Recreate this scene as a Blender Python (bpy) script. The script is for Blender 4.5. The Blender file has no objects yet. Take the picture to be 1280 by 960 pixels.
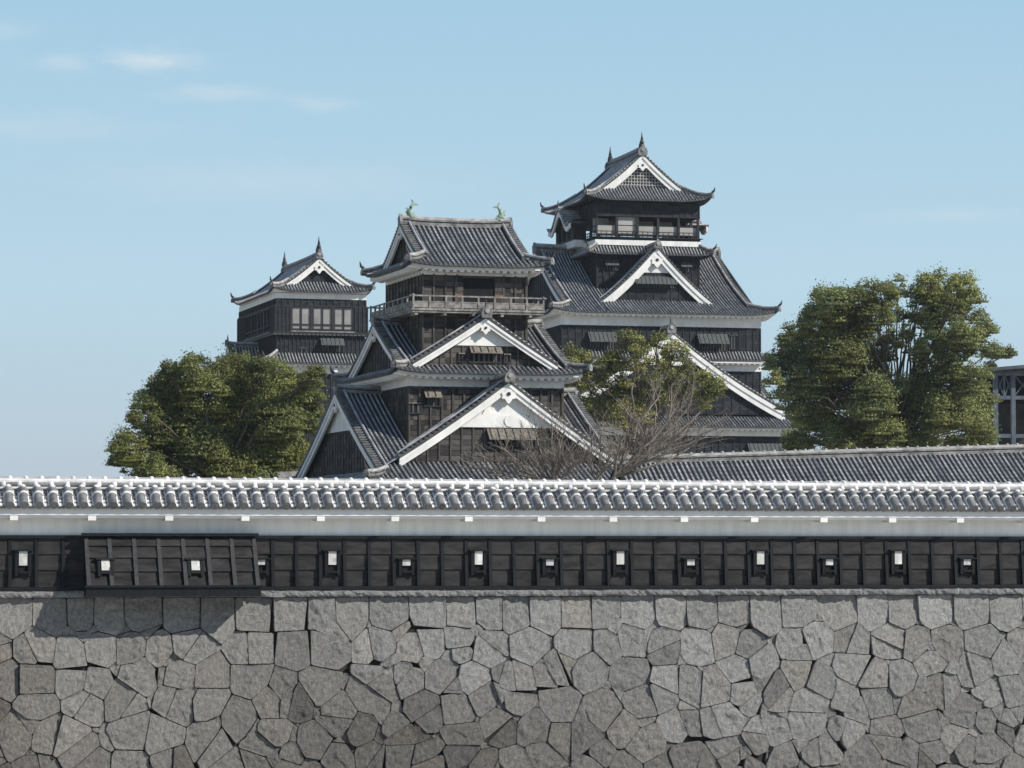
import bpy, math, random
import numpy as np
from mathutils import Vector, noise as mnoise

R = math.radians
random.seed(7); rng = np.random.default_rng(11)
SC = bpy.context.scene
COL = SC.collection

# ------------------------------------------------------------------ camera, sky, sun, exposure
FPX = 3850.0; YAW = R(14.0); PITCH = math.atan(210 / FPX)      # focal length in photo pixels (1280 wide)
cam = bpy.data.cameras.new('camera'); cam_o = bpy.data.objects.new('camera', cam); COL.objects.link(cam_o)
cam.sensor_width = 36.0; cam.lens = FPX / 1280 * 36.0; cam.clip_start = 0.5; cam.clip_end = 6000
cam_o.location = (0, 0, 0); cam_o.rotation_euler = (R(90) + PITCH, 0, -YAW)
SC.camera = cam_o

SUN = Vector((0.68, -0.50, 0.60)).normalized()
EL = math.asin(SUN.z); AZ = math.atan2(SUN.x, SUN.y)
world = bpy.data.worlds.new('World'); SC.world = world; world.use_nodes = True
wn = world.node_tree.nodes; wl = world.node_tree.links; wn.clear()
w_out = wn.new('ShaderNodeOutputWorld'); w_bg = wn.new('ShaderNodeBackground')
sky = wn.new('ShaderNodeTexSky'); sky.sky_type = 'NISHITA'; sky.sun_disc = False
sky.sun_elevation = EL; sky.sun_rotation = AZ
sky.altitude = 0; sky.air_density = 1.0; sky.dust_density = 0.0; sky.ozone_density = 1.0
w_bg.inputs['Strength'].default_value = 0.09
# a few thin high clouds, each at its own place in the sky, broken up by noise
tc = wn.new('ShaderNodeTexCoord')
mp = wn.new('ShaderNodeMapping'); mp.inputs['Scale'].default_value = (55, 55, 150)
nz = wn.new('ShaderNodeTexNoise'); nz.inputs['Scale'].default_value = 1.6; nz.inputs['Detail'].default_value = 7; nz.inputs['Roughness'].default_value = 0.62
wl.new(tc.outputs['Generated'], mp.inputs['Vector']); wl.new(mp.outputs['Vector'], nz.inputs['Vector'])
def wm(op, a, b=None):
    n = wn.new('ShaderNodeMath'); n.operation = op
    for i, v in enumerate((a, b)):
        if v is None: continue
        if isinstance(v, (int, float)): n.inputs[i].default_value = v
        else: wl.new(v, n.inputs[i])
    return n.outputs[0]
vd = wn.new('ShaderNodeVectorMath'); vd.operation = 'DOT_PRODUCT'; vd.inputs[1].default_value = (math.cos(YAW), -math.sin(YAW), 0)
wl.new(tc.outputs['Generated'], vd.inputs[0]); sz_ = wn.new('ShaderNodeSeparateXYZ'); wl.new(tc.outputs['Generated'], sz_.inputs['Vector'])
nb_ = wm('SUBTRACT', nz.outputs['Fac'], 0.5); cov = None
for ca, ce, wa, we, dn_ in ((-.1155, .1574, .0125, .0030, .62), (-.143, .1558, .009, .0026, .36), (-.095, .1475, .016, .0026, .32), (-.061, .1445, .012, .0022, .3), (-.155, .136, .045, .005, .18), (-.08, .1195, .055, .006, .18), (-.165, .166, .012, .003, .3), (.14, .108, .02, .002, .22)):
    du_ = wm('DIVIDE', wm('SUBTRACT', vd.outputs['Value'], ca), wa); de_ = wm('DIVIDE', wm('SUBTRACT', sz_.outputs['Z'], ce), we)
    r2 = wm('ADD', wm('MULTIPLY', du_, du_), wm('MULTIPLY', de_, de_))
    g_ = wm('MULTIPLY', wm('MAXIMUM', wm('ADD', wm('EXPONENT', wm('MULTIPLY', r2, -.8)), wm('MULTIPLY', nb_, 1.7)), 0.0), wm('MULTIPLY', wm('EXPONENT', wm('MULTIPLY', r2, -.35)), dn_))
    cov = g_ if cov is None else wm('ADD', cov, g_)
mixc = wn.new('ShaderNodeMix'); mixc.data_type = 'RGBA'; mixc.blend_type = 'MIX'
mixc.inputs['B'].default_value = (5.35, 5.86, 6.15, 1)
wl.new(tc.outputs['Generated'], mp.inputs['Vector']); wl.new(mp.outputs['Vector'], nz.inputs['Vector'])
wl.new(wm('MINIMUM', cov, 0.8), mixc.inputs['Factor'])
# hazy low sky: pale grey-blue at the horizon, clearing upwards into the Nishita sky
sx = wn.new('ShaderNodeSeparateXYZ'); wl.new(tc.outputs['Generated'], sx.inputs['Vector'])
hz = wn.new('ShaderNodeValToRGB'); e = hz.color_ramp.elements
e[0].position = 0.02; e[0].color = (3.73, 4.43, 4.98, 1); e[1].position = 0.20; e[1].color = (2.58, 4.28, 5.63, 1)
q = e.new(0.085); q.color = (3.60, 5.03, 5.92, 1)
hm = wn.new('ShaderNodeMapRange'); hm.inputs['From Min'].default_value = 0.18; hm.inputs['From Max'].default_value = 0.28
hm.inputs['To Min'].default_value = 1.0; hm.inputs['To Max'].default_value = 0.0
hx = wn.new('ShaderNodeMix'); hx.data_type = 'RGBA'
wl.new(sx.outputs['Z'], hz.inputs['Fac']); wl.new(sx.outputs['Z'], hm.inputs['Value']); wl.new(hm.outputs['Result'], hx.inputs['Factor'])
wl.new(sky.outputs['Color'], hx.inputs['A']); wl.new(hz.outputs['Color'], hx.inputs['B'])
wl.new(hx.outputs['Result'], mixc.inputs['A']); wl.new(mixc.outputs['Result'], w_bg.inputs['Color'])
wl.new(w_bg.outputs['Background'], w_out.inputs['Surface'])

sun_d = bpy.data.lights.new('sun', 'SUN'); sun_d.energy = 3.7; sun_d.angle = R(0.5); sun_d.color = (1.0, 0.94, 0.86)
sun_o = bpy.data.objects.new('sun', sun_d); COL.objects.link(sun_o)
sun_o.rotation_euler = (-SUN).to_track_quat('-Z', 'Y').to_euler(); sun_o.location = (60, -40, 80)
SC.view_settings.view_transform = 'Standard'; SC.view_settings.look = 'None'
SC.view_settings.exposure = 0.6; SC.view_settings.gamma = 1.0; SC.view_settings.use_curve_mapping = False

# ------------------------------------------------------------------ pixel -> place measuring
def ray(px, py):
    u = (px - 640) / FPX; w = (480 - py) / FPX
    fw = math.cos(PITCH) - w * math.sin(PITCH); up = math.sin(PITCH) + w * math.cos(PITCH)
    return (u * math.cos(YAW) + fw * math.sin(YAW), -u * math.sin(YAW) + fw * math.cos(YAW), up)
def at_dist(px, py, d):                     # point seen at a pixel, d metres ahead of the camera
    r = ray(px, py); k = d / (r[0] * math.sin(YAW) + r[1] * math.cos(YAW))
    return Vector((r[0] * k, r[1] * k, r[2] * k))

# ------------------------------------------------------------------ materials
MATS = {}
def new_mat(key, rough=0.8, spec=0.3):
    m = bpy.data.materials.new(key); m.use_nodes = True; MATS[key] = m
    nt = m.node_tree; b = nt.nodes['Principled BSDF']
    b.inputs['Roughness'].default_value = rough; b.inputs['Specular IOR Level'].default_value = spec
    return m, nt, b
def N(nt, t, **kw):
    n = nt.nodes.new(t)
    for k, v in kw.items(): n.inputs[k].default_value = v
    return n
def mottled(key, c1, c2, scale=(1, 1, 1), nscale=3.0, rough=0.8, spec=0.3, bump=0.0, bscale=None, detail=5, lo=0.35, hi=0.65, dist=0.02):
    m, nt, b = new_mat(key, rough, spec)
    t = nt.nodes.new('ShaderNodeTexCoord'); mpn = N(nt, 'ShaderNodeMapping'); mpn.inputs['Scale'].default_value = scale
    no = N(nt, 'ShaderNodeTexNoise', Scale=nscale, Detail=detail, Roughness=0.65)
    r = N(nt, 'ShaderNodeValToRGB'); r.color_ramp.elements[0].position = lo; r.color_ramp.elements[1].position = hi
    r.color_ramp.elements[0].color = (*c1, 1); r.color_ramp.elements[1].color = (*c2, 1)
    nt.links.new(t.outputs['Object'], mpn.inputs['Vector']); nt.links.new(mpn.outputs['Vector'], no.inputs['Vector'])
    nt.links.new(no.outputs['Fac'], r.inputs['Fac']); nt.links.new(r.outputs['Color'], b.inputs['Base Color'])
    if bump:
        n2 = N(nt, 'ShaderNodeTexNoise', Scale=bscale or nscale * 4, Detail=5.0, Roughness=0.7)
        nt.links.new(mpn.outputs['Vector'], n2.inputs['Vector'])
        bp = N(nt, 'ShaderNodeBump', Strength=bump, Distance=dist)
        nt.links.new(n2.outputs['Fac'], bp.inputs['Height']); nt.links.new(bp.outputs['Normal'], b.inputs['Normal'])
    return m
def planked(key, c1, c2, gap, plank=0.28, rough=0.75, spec=0.25):
    """weathered horizontal planks: grain noise, each plank its own tone, a dark joint at every lap"""
    m, nt, b = new_mat(key, rough, spec); L = nt.links.new
    t = nt.nodes.new('ShaderNodeTexCoord'); sp = nt.nodes.new('ShaderNodeSeparateXYZ'); L(t.outputs['Object'], sp.inputs['Vector'])
    dv = nt.nodes.new('ShaderNodeMath'); dv.operation = 'DIVIDE'; dv.inputs[1].default_value = plank; L(sp.outputs['Z'], dv.inputs[0])
    fl = nt.nodes.new('ShaderNodeMath'); fl.operation = 'FLOOR'; L(dv.outputs[0], fl.inputs[0])
    fr = nt.nodes.new('ShaderNodeMath'); fr.operation = 'FRACT'; L(dv.outputs[0], fr.inputs[0])
    ax = nt.nodes.new('ShaderNodeMath'); ax.operation = 'ADD'; L(sp.outputs['X'], ax.inputs[0]); L(sp.outputs['Y'], ax.inputs[1])
    hx = nt.nodes.new('ShaderNodeMath'); hx.operation = 'MULTIPLY'; hx.inputs[1].default_value = 1.6; L(ax.outputs[0], hx.inputs[0])
    hf = nt.nodes.new('ShaderNodeMath'); hf.operation = 'FLOOR'; L(hx.outputs[0], hf.inputs[0])
    cb = nt.nodes.new('ShaderNodeCombineXYZ'); L(hf.outputs[0], cb.inputs['X']); L(fl.outputs[0], cb.inputs['Y'])
    wn_ = nt.nodes.new('ShaderNodeTexWhiteNoise'); wn_.noise_dimensions = '3D'; L(cb.outputs[0], wn_.inputs['Vector'])
    mpn = N(nt, 'ShaderNodeMapping'); mpn.inputs['Scale'].default_value = (1.2, 1.2, 14); L(t.outputs['Object'], mpn.inputs['Vector'])
    no = N(nt, 'ShaderNodeTexNoise', Scale=2.0, Detail=6.0, Roughness=0.7); L(mpn.outputs['Vector'], no.inputs['Vector'])
    ad = nt.nodes.new('ShaderNodeMath'); ad.operation = 'MULTIPLY_ADD'; ad.inputs[1].default_value = 0.45; L(wn_.outputs['Value'], ad.inputs[0])
    sb = nt.nodes.new('ShaderNodeMath'); sb.operation = 'SUBTRACT'; sb.inputs[1].default_value = 0.22; L(no.outputs['Fac'], sb.inputs[0]); L(sb.outputs[0], ad.inputs[2])
    r = N(nt, 'ShaderNodeValToRGB'); r.color_ramp.elements[0].position = 0.3; r.color_ramp.elements[1].position = 0.75
    r.color_ramp.elements[0].color = (*c1, 1); r.color_ramp.elements[1].color = (*c2, 1); L(ad.outputs[0], r.inputs['Fac'])
    gp = nt.nodes.new('ShaderNodeMath'); gp.operation = 'LESS_THAN'; gp.inputs[1].default_value = 0.09; L(fr.outputs[0], gp.inputs[0])
    mx = nt.nodes.new('ShaderNodeMix'); mx.data_type = 'RGBA'; mx.inputs['B'].default_value = (*gap, 1)
    L(gp.outputs[0], mx.inputs['Factor']); L(r.outputs['Color'], mx.inputs['A']); L(mx.outputs['Result'], b.inputs['Base Color'])
    bp = N(nt, 'ShaderNodeBump', Strength=0.5, Distance=0.03); L(fr.outputs[0], bp.inputs['Height']); bp.invert = True
    L(bp.outputs['Normal'], b.inputs['Normal'])
    return m

mottled('tile_round', (0.15, 0.152, 0.152), (0.50, 0.497, 0.485), nscale=1.6, rough=0.55, spec=0.4, lo=0.3, hi=0.72)  # pale weathered ribs, lifted further to stand in for sunlit contrast
mottled('tile_pan_shaded', (0.010, 0.012, 0.015), (0.026, 0.029, 0.034), nscale=1.8, rough=0.6, spec=0.35)  # pans darkened in colour to stand in for shade between the ribs
mottled('tile_dark', (0.03, 0.032, 0.034), (0.08, 0.08, 0.08), nscale=1.6, rough=0.6, spec=0.35)
mottled('tile_end', (0.035, 0.037, 0.04), (0.12, 0.12, 0.118), nscale=3, rough=0.7)
mottled('ridge_tile', (0.07, 0.07, 0.068), (0.26, 0.256, 0.245), nscale=2.4, rough=0.65)
mottled('ridge_cap', (0.18, 0.18, 0.168), (0.42, 0.41, 0.385), nscale=2.0, rough=0.7)
mottled('plaster', (0.64, 0.635, 0.605), (0.78, 0.77, 0.735), scale=(1, 1, .5), nscale=1.6, rough=0.9, spec=0.1)
mottled('plaster_wall', (0.74, 0.725, 0.675), (0.88, 0.865, 0.815), scale=(5, 5, 0.5), nscale=1.1, rough=0.9, spec=0.1, bump=0.06, bscale=9)
mottled('plaster_joint', (0.48, 0.475, 0.455), (0.78, 0.77, 0.74), nscale=4, rough=0.85, spec=0.1, bump=0.2, bscale=14)
mottled('glazed_tile', (0.10, 0.10, 0.099), (0.25, 0.248, 0.242), nscale=3, rough=0.42, spec=0.4)
mottled('glazed_pan', (0.10, 0.10, 0.10), (0.24, 0.238, 0.232), nscale=4, rough=0.5, spec=0.4)
mottled('ridge_plaster', (0.34, 0.335, 0.33), (0.66, 0.65, 0.63), scale=(1, 4, 4), nscale=1.4, rough=0.8, spec=0.2)
planked('black_boards', (0.005, 0.0075, 0.0115), (0.027, 0.031, 0.036), (0.004, 0.004, 0.005))
planked('brown_boards', (0.013, 0.013, 0.0135), (0.098, 0.087, 0.079), (0.008, 0.007, 0.006))
mottled('black_batten', (0.012, 0.013, 0.015), (0.028, 0.028, 0.030), nscale=3, rough=0.7)
mottled('brown_batten', (0.04, 0.034, 0.03), (0.10, 0.085, 0.07), scale=(4, 4, 0.6), nscale=2, rough=0.8)
mottled('grey_timber', (0.12, 0.113, 0.103), (0.31, 0.295, 0.272), scale=(1, 1, 1), nscale=3.5, rough=0.85)
mottled('door_wood', (0.13, 0.06, 0.03), (0.24, 0.11, 0.05), nscale=3, rough=0.7)
mottled('shutter_grey', (0.045, 0.055, 0.055), (0.095, 0.105, 0.10), scale=(3, 3, 0.5), nscale=2, rough=0.7)
mottled('shutter_brown', (0.10, 0.088, 0.07), (0.23, 0.20, 0.165), scale=(4, 4, 0.5), nscale=2, rough=0.8)
mottled('inside_shade', (0.006, 0.006, 0.008), (0.012, 0.012, 0.014), rough=0.9)  # near-black colour standing in for the darkness of unlit interiors
mottled('blind', (0.30, 0.29, 0.27), (0.38, 0.365, 0.34), nscale=0.6, rough=0.7, spec=0.2)
mottled('bronze', (0.14, 0.22, 0.17), (0.34, 0.40, 0.31), nscale=6, rough=0.8)
mottled('wall_board', (0.006, 0.0062, 0.0067), (0.036, 0.033, 0.031), scale=(1.4, 1, 4.5), nscale=1.1, rough=0.7, spec=0.25)
mottled('wall_batten', (0.004, 0.005, 0.006), (0.010, 0.012, 0.014), scale=(8, 8, 1), nscale=2, rough=0.6, spec=0.2)
mottled('ridge_tube', (0.22, 0.22, 0.215), (0.46, 0.455, 0.445), scale=(1, 4, 4), nscale=1.4, rough=0.7, spec=0.25)
mottled('blind_dark', (0.19, 0.185, 0.175), (0.29, 0.28, 0.265), nscale=0.6, rough=0.5, spec=0.3)
mottled('glass_pane', (0.02, 0.022, 0.025), (0.035, 0.037, 0.04), rough=0.08, spec=0.5)
mottled('tile_verge', (0.035, 0.037, 0.04), (0.13, 0.13, 0.128), nscale=2.5, rough=0.55, spec=0.4)
mottled('embrasure_plaster', (0.38, 0.37, 0.345), (0.56, 0.545, 0.51), scale=(6, 6, 1), nscale=2, rough=0.9)
mottled('bay_batten_lit', (0.022, 0.023, 0.024), (0.045, 0.045, 0.045), scale=(8, 8, 1), nscale=2, rough=0.6)  # lighter copy of the wall batten, extra light on the slope put into colour
mottled('foundation', (0.10, 0.10, 0.095), (0.24, 0.235, 0.22), nscale=1.2, rough=0.9, bump=0.6, bscale=2)
mottled('bark', (0.045, 0.036, 0.028), (0.13, 0.11, 0.09), scale=(3, 3, 0.8), nscale=3, rough=0.9)
mottled('grey_bark', (0.10, 0.085, 0.07), (0.24, 0.21, 0.18), scale=(2, 2, 0.7), nscale=3, rough=0.9)
mottled('twig', (0.12, 0.10, 0.08), (0.24, 0.21, 0.175), nscale=2, rough=0.9)
mottled('steel', (0.05, 0.07, 0.095), (0.10, 0.13, 0.16), nscale=2, rough=0.5, spec=0.5)
mottled('sheet_roof', (0.05, 0.06, 0.075), (0.09, 0.105, 0.12), nscale=1, rough=0.5)
mottled('brown_wall', (0.025, 0.028, 0.028), (0.06, 0.055, 0.05), nscale=1, rough=0.9)
mottled('grass', (0.09, 0.095, 0.045), (0.19, 0.17, 0.10), nscale=0.4, rough=1.0, spec=0.1)
mottled('earth', (0.30, 0.275, 0.23), (0.44, 0.41, 0.355), nscale=0.3, rough=1.0, spec=0.1)
mottled('bounce_gravel', (0.44, 0.42, 0.385), (0.56, 0.54, 0.50), nscale=0.5, rough=1.0, spec=0.1)  # pale unseen foreground, chosen to bounce light up onto the plaster

def toned(key, rough=0.85, spec=0.15, bump=0.0, bscale=20, stretch=(1, 1, 1), dist=0.02, mott=0.0, mscale=6, trans=0.0):
    """material whose base colour is the mesh's own 'tone' colour (each stone / leaf has its colour)"""
    m, nt, b = new_mat(key, rough, spec); L = nt.links.new
    a = nt.nodes.new('ShaderNodeAttribute'); a.attribute_name = 'tone'
    src = a.outputs['Color']
    t = nt.nodes.new('ShaderNodeTexCoord'); mpn = N(nt, 'ShaderNodeMapping'); mpn.inputs['Scale'].default_value = stretch; L(t.outputs['Object'], mpn.inputs['Vector'])
    if mott:
        no = N(nt, 'ShaderNodeTexNoise', Scale=mscale, Detail=8.0, Roughness=0.72); L(mpn.outputs['Vector'], no.inputs['Vector'])
        mr = N(nt, 'ShaderNodeMapRange'); mr.inputs['From Min'].default_value = 0.3; mr.inputs['From Max'].default_value = 0.7
        mr.inputs['To Min'].default_value = 1 - mott; mr.inputs['To Max'].default_value = 1 + mott; L(no.outputs['Fac'], mr.inputs['Value'])
        mx = nt.nodes.new('ShaderNodeMix'); mx.data_type = 'RGBA'; mx.blend_type = 'MULTIPLY'; mx.inputs['Factor'].default_value = 1
        L(src, mx.inputs['A']); L(mr.outputs['Result'], mx.inputs['B']); src = mx.outputs['Result']
    L(src, b.inputs['Base Color'])
    if bump:
        n2 = N(nt, 'ShaderNodeTexNoise', Scale=bscale, Detail=8.0, Roughness=0.8); L(mpn.outputs['Vector'], n2.inputs['Vector'])
        n3 = N(nt, 'ShaderNodeTexNoise', Scale=bscale * 4.5, Detail=4.0, Roughness=0.7); L(mpn.outputs['Vector'], n3.inputs['Vector'])
        ma = nt.nodes.new('ShaderNodeMath'); ma.operation = 'MULTIPLY_ADD'; ma.inputs[1].default_value = 0.35; L(n3.outputs['Fac'], ma.inputs[0]); L(n2.outputs['Fac'], ma.inputs[2])
        bp = N(nt, 'ShaderNodeBump', Strength=bump, Distance=dist); L(ma.outputs[0], bp.inputs['Height']); L(bp.outputs['Normal'], b.inputs['Normal'])
    if trans:
        tr = nt.nodes.new('ShaderNodeBsdfTranslucent'); L(src, tr.inputs['Color'])
        ms = nt.nodes.new('ShaderNodeMixShader'); ms.inputs[0].default_value = trans
        L(b.outputs[0], ms.inputs[1]); L(tr.outputs[0], ms.inputs[2]); L(ms.outputs[0], nt.nodes['Material Output'].inputs['Surface'])
    return m
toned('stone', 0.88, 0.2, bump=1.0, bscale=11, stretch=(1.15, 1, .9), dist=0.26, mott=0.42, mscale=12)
toned('leaf', 0.6, 0.2, trans=0.25)

# ------------------------------------------------------------------ mesh building
class MB:
    def __init__(s): s.V = []; s.Q = []; s.QM = []; s.P = []; s.PM = []; s.n = 0; s.keys = []; s.T = []; s.S = []
    def k(s, m):
        if m not in s.keys: s.keys.append(m)
        return s.keys.index(m)
    def addq(s, V, Q, m, tone=None, smooth=False):
        V = np.asarray(V, float).reshape(-1, 3); Q = np.asarray(Q, int).reshape(-1, 4)
        s.V.append(V); s.Q.append(Q + s.n)
        s.QM.append(np.full(len(Q), s.k(m)) if isinstance(m, str) else np.asarray(m))
        s.T.append(np.ones((len(V), 4)) if tone is None else np.asarray(tone, float)); s.n += len(V); s.S.append(np.full(len(Q), smooth))
    def poly(s, V, m):
        V = np.asarray(V, float); s.V.append(V); s.P.append(list(range(s.n, s.n + len(V)))); s.PM.append(s.k(m))
        s.T.append(np.ones((len(V), 4))); s.n += len(V)
    BQ = [(0, 3, 2, 1), (4, 5, 6, 7), (0, 1, 5, 4), (1, 2, 6, 5), (2, 3, 7, 6), (3, 0, 4, 7)]
    def hexa(s, pts, m): s.addq(pts, MB.BQ, m)          # bottom 4 then top 4
    def box(s, x0, x1, y0, y1, z0, z1, m, F=None):
        p = [(x0, y0, z0), (x1, y0, z0), (x1, y1, z0), (x0, y1, z0), (x0, y0, z1), (x1, y0, z1), (x1, y1, z1), (x0, y1, z1)]
        if F: p = [F(*q) for q in p]
        s.hexa(p, m)
    def prism(s, pts, d, m):                             # polygon extruded along vector d
        a = np.asarray(pts, float); bb = a + np.asarray(d, float); n = len(a)
        s.poly(a[::-1], m); s.poly(bb, m)
        s.addq(np.vstack([a, bb]), [(i, (i + 1) % n, n + (i + 1) % n, n + i) for i in range(n)], m)
    def tube(s, pts, rad, m, n=8, caps=True):
        P = [Vector(p) for p in pts]; rr = rad if hasattr(rad, '__len__') else [rad] * len(P)
        V = []
        for i, p in enumerate(P):
            d = (P[min(i + 1, len(P) - 1)] - P[max(i - 1, 0)])
            d = d.normalized() if d.length > 1e-9 else Vector((0, 0, 1))
            up = Vector((0, 0, 1)) if abs(d.z) < 0.9 else Vector((1, 0, 0))
            a = d.cross(up).normalized(); c = a.cross(d)
            for j in range(n):
                t = 2 * math.pi * j / n; V.append(p + (a * math.cos(t) + c * math.sin(t)) * rr[i])
        Q = [(i * n + j, i * n + (j + 1) % n, (i + 1) * n + (j + 1) % n, (i + 1) * n + j) for i in range(len(P) - 1) for j in range(n)]
        s.addq([tuple(v) for v in V], Q, m, smooth=n > 4)
        if caps:
            s.poly([tuple(v) for v in V[:n]][::-1], m); s.poly([tuple(v) for v in V[-n:]], m)
    def build(s, name, parent=None, smooth=False, tone=False, loc=None):
        me = bpy.data.meshes.new(name)
        V = np.vstack(s.V)
        if loc is not None: V = V - np.asarray(loc, float)
        Q = np.vstack(s.Q) if s.Q else np.zeros((0, 4), int); QM = np.concatenate(s.QM) if s.Q else np.zeros(0, int)
        li = np.concatenate([Q.ravel()] + [np.array(p) for p in s.P]) if s.P else Q.ravel()
        ls = np.concatenate([np.arange(len(Q)) * 4, len(Q) * 4 + np.concatenate([[0], np.cumsum([len(p) for p in s.P])[:-1]])]) if s.P else np.arange(len(Q)) * 4
        mi = np.concatenate([QM, np.array(s.PM, int)])
        me.vertices.add(len(V)); me.vertices.foreach_set('co', V.ravel())
        me.loops.add(len(li)); me.loops.foreach_set('vertex_index', li.astype(np.int32))
        me.polygons.add(len(ls)); me.polygons.foreach_set('loop_start', ls.astype(np.int32))
        for k in s.keys: me.materials.append(MATS[k])
        me.polygons.foreach_set('material_index', mi.astype(np.int32))
        sm = np.concatenate([np.concatenate(s.S) if s.S else np.zeros(0, bool), np.zeros(len(s.P), bool)])
        me.polygons.foreach_set('use_smooth', sm)
        me.update(calc_edges=True)
        if tone:
            a = me.attributes.new('tone', 'FLOAT_COLOR', 'POINT'); a.data.foreach_set('color', np.vstack(s.T).astype(np.float32).ravel())
        o = bpy.data.objects.new(name, me); COL.objects.link(o)
        if loc is not None: o.location = loc
        if parent: o.parent = parent
        return o
def tag(o, label=None, cat=None, group=None, kind=None):
    if label: o['label'] = label
    if cat: o['category'] = cat
    if group: o['group'] = group
    if kind: o['kind'] = kind
    return o
def empty(name, loc, rz=0.0):
    o = bpy.data.objects.new(name, None); COL.objects.link(o); o.location = loc; o.rotation_euler = (0, 0, rz); o.empty_display_size = 0.5
    return o

class Fr:
    """plan frame: u along an eave (to the right seen from outside), v inwards, z up"""
    def __init__(s, ox, oy, deg): s.ox, s.oy, s.deg = ox, oy, deg; s.c, s.s = math.cos(R(deg)), math.sin(R(deg))
    def __call__(s, u, v, z): return (s.ox + u * s.c - v * s.s, s.oy + u * s.s + v * s.c, z)
    def sub(s, u, v, d): p = s(u, v, 0); return Fr(p[0], p[1], s.deg + d)
    def arr(s, u, v, z): return np.stack([s.ox + u * s.c - v * s.s, s.oy + u * s.s + v * s.c, z], -1)
def frames(x0, x1, y0, y1):     # front, right, back, left with eave length and depth
    return [(Fr(x0, y0, 0), x1 - x0, y1 - y0), (Fr(x1, y0, 90), y1 - y0, x1 - x0), (Fr(x1, y1, 180), x1 - x0, y1 - y0), (Fr(x0, y1, 270), y1 - y0, x1 - x0)]

# ------------------------------------------------------------------ Japanese roofs
RIB = [(-.5, -.3), (-.21, 0), (-.16, .8), (0, 1.25), (.16, .8), (.21, 0)]
def slope(mb, F, L, Tf, z, lift, period, r, tile=None, rows=8, Tm=None, ends=True, s0=0.0, s1=None):
    s1 = L if s1 is None else s1
    n = max(1, round((s1 - s0) / period)); p = (s1 - s0) / n
    S = np.array([s0 + (i + .5 + a) * p for i in range(n) for a, h in RIB] + [s1]); H = np.array([h for i in range(n) for a, h in RIB] + [-.25])
    C = len(S); T = np.maximum(np.array([Tf(x) for x in S]), 0.0); Tm = Tm or T.max()
    if tile:
        k = int(math.ceil(Tm / tile)); tk = np.repeat(np.arange(k + 1) * tile, 2)[1:]; jg = np.tile([.74, 1.0], k + 1)[1:]
    else:
        tk = np.linspace(0, Tm, rows); jg = np.ones(rows)
    t = np.minimum(tk[None, :], T[:, None]); s_ = np.repeat(S[:, None], len(tk), 1)
    zz = z(t) + lift(s_, t) + H[:, None] * r * jg[None, :] + rng.normal(0, .006, (C, 1)) * (H[:, None] > 0)
    V = F.arr(s_, t, zz).reshape(-1, 3); K = len(tk)
    ci, ki = np.meshgrid(np.arange(C - 1), np.arange(K - 1), indexing='ij')
    keep = ~((t[:-1, :-1] == t[:-1, 1:]) & (t[1:, :-1] == t[1:, 1:]))
    a = ci * K + ki
    Q = np.stack([a, a + K, a + K + 1, a + 1], -1)[keep]
    rib = (np.array([i % 6 in (1, 2, 3, 4) for i in range(C - 1)])[:, None] & np.ones((1, K - 1), bool))[keep]
    mb.addq(V, Q, np.where(rib, mb.k('tile_round'), mb.k('tile_pan_shaded')))
    if ends:        # the round end tile of every rib and the drip edge of the pans
        for i in range(n):
            sc_ = s0 + (i + .5) * p
            if Tf(sc_) < .02: continue
            zc = float(z(np.array(0.0))) + float(lift(np.array(sc_), np.array(0.0))) + r * .25
            mb.poly([F(sc_ + math.cos(q) * p * .36, -.015, zc + math.sin(q) * p * .36) for q in np.arange(8) * math.pi / 4 + .2], 'tile_end')
        m_ = 24; us = np.linspace(s0, s1, m_ + 1); zs = float(z(np.array(0.0))) + lift(us, np.zeros(m_ + 1))
        mb.addq([F(u, 0, q) for u, q in zip(us, zs + .01)] + [F(u, 0.01, q - .1) for u, q in zip(us, zs)],
                [(i, m_ + 1 + i, m_ + 2 + i, i + 1) for i in range(m_)], 'tile_dark')

def sweep(mb, pts, w, h, m_side='ridge_tile', m_cap='ridge_cap'):
    """a ridge: two stacked courses of flat tiles and a round cap, following a line"""
    sec = [(-.5, -.25, 0), (-.5, .22, 0), (-.38, .22, 0), (-.38, .38, 0), (-.5, .38, 0), (-.5, .62, 0), (-.36, .62, 1), (-.30, .86, 1), (-.12, 1.0, 1)]
    sec = sec + [(-a, b_, c) for a, b_, c in sec[::-1]]
    P = [Vector(p) for p in pts]; n = len(sec); V = []
    for i, p in enumerate(P):
        d = P[min(i + 1, len(P) - 1)] - P[max(i - 1, 0)]; d.z = 0; d.normalize(); sd = Vector((-d.y, d.x, 0))
        for a, b_, c in sec: V.append(tuple(p - sd * (a * w) + Vector((0, 0, b_ * h))))
    Q = []; M = []
    for i in range(len(P) - 1):
        for j in range(n - 1):
            Q.append((i * n + j, i * n + j + 1, (i + 1) * n + j + 1, (i + 1) * n + j)); M.append(mb.k(m_cap if 6 <= j <= n - 8 else 'tile_pan_shaded' if j in (1, 2, 3, n - 3, n - 4, n - 5) else m_side))
    mb.addq(V, Q, np.array(M)); mb.poly(V[:n][::-1], m_side); mb.poly(V[-n:], m_side)
def oni(mb, p, d, s, m='ridge_tile'):
    """ridge-end tile: a shield with shoulders and a small cylinder on top, facing d"""
    d = Vector(d); d.z = 0; d.normalize(); sd = Vector((-d.y, d.x, 0)); p = Vector(p)
    out = [(-.5, -.35), (-.58, .1), (-.42, .55), (-.2, .72), (-.12, 1.0), (.12, 1.0), (.2, .72), (.42, .55), (.58, .1), (.5, -.35)]
    mb.prism([tuple(p + sd * (a * s) + Vector((0, 0, b_ * s))) for a, b_ in out], tuple(d * s * .3), m)
    mb.tube([p + d * s * .3 + Vector((0, 0, s * .35)), p + d * s * .42 + Vector((0, 0, s * .35))], s * .24, 'ridge_cap', 8)
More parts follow.
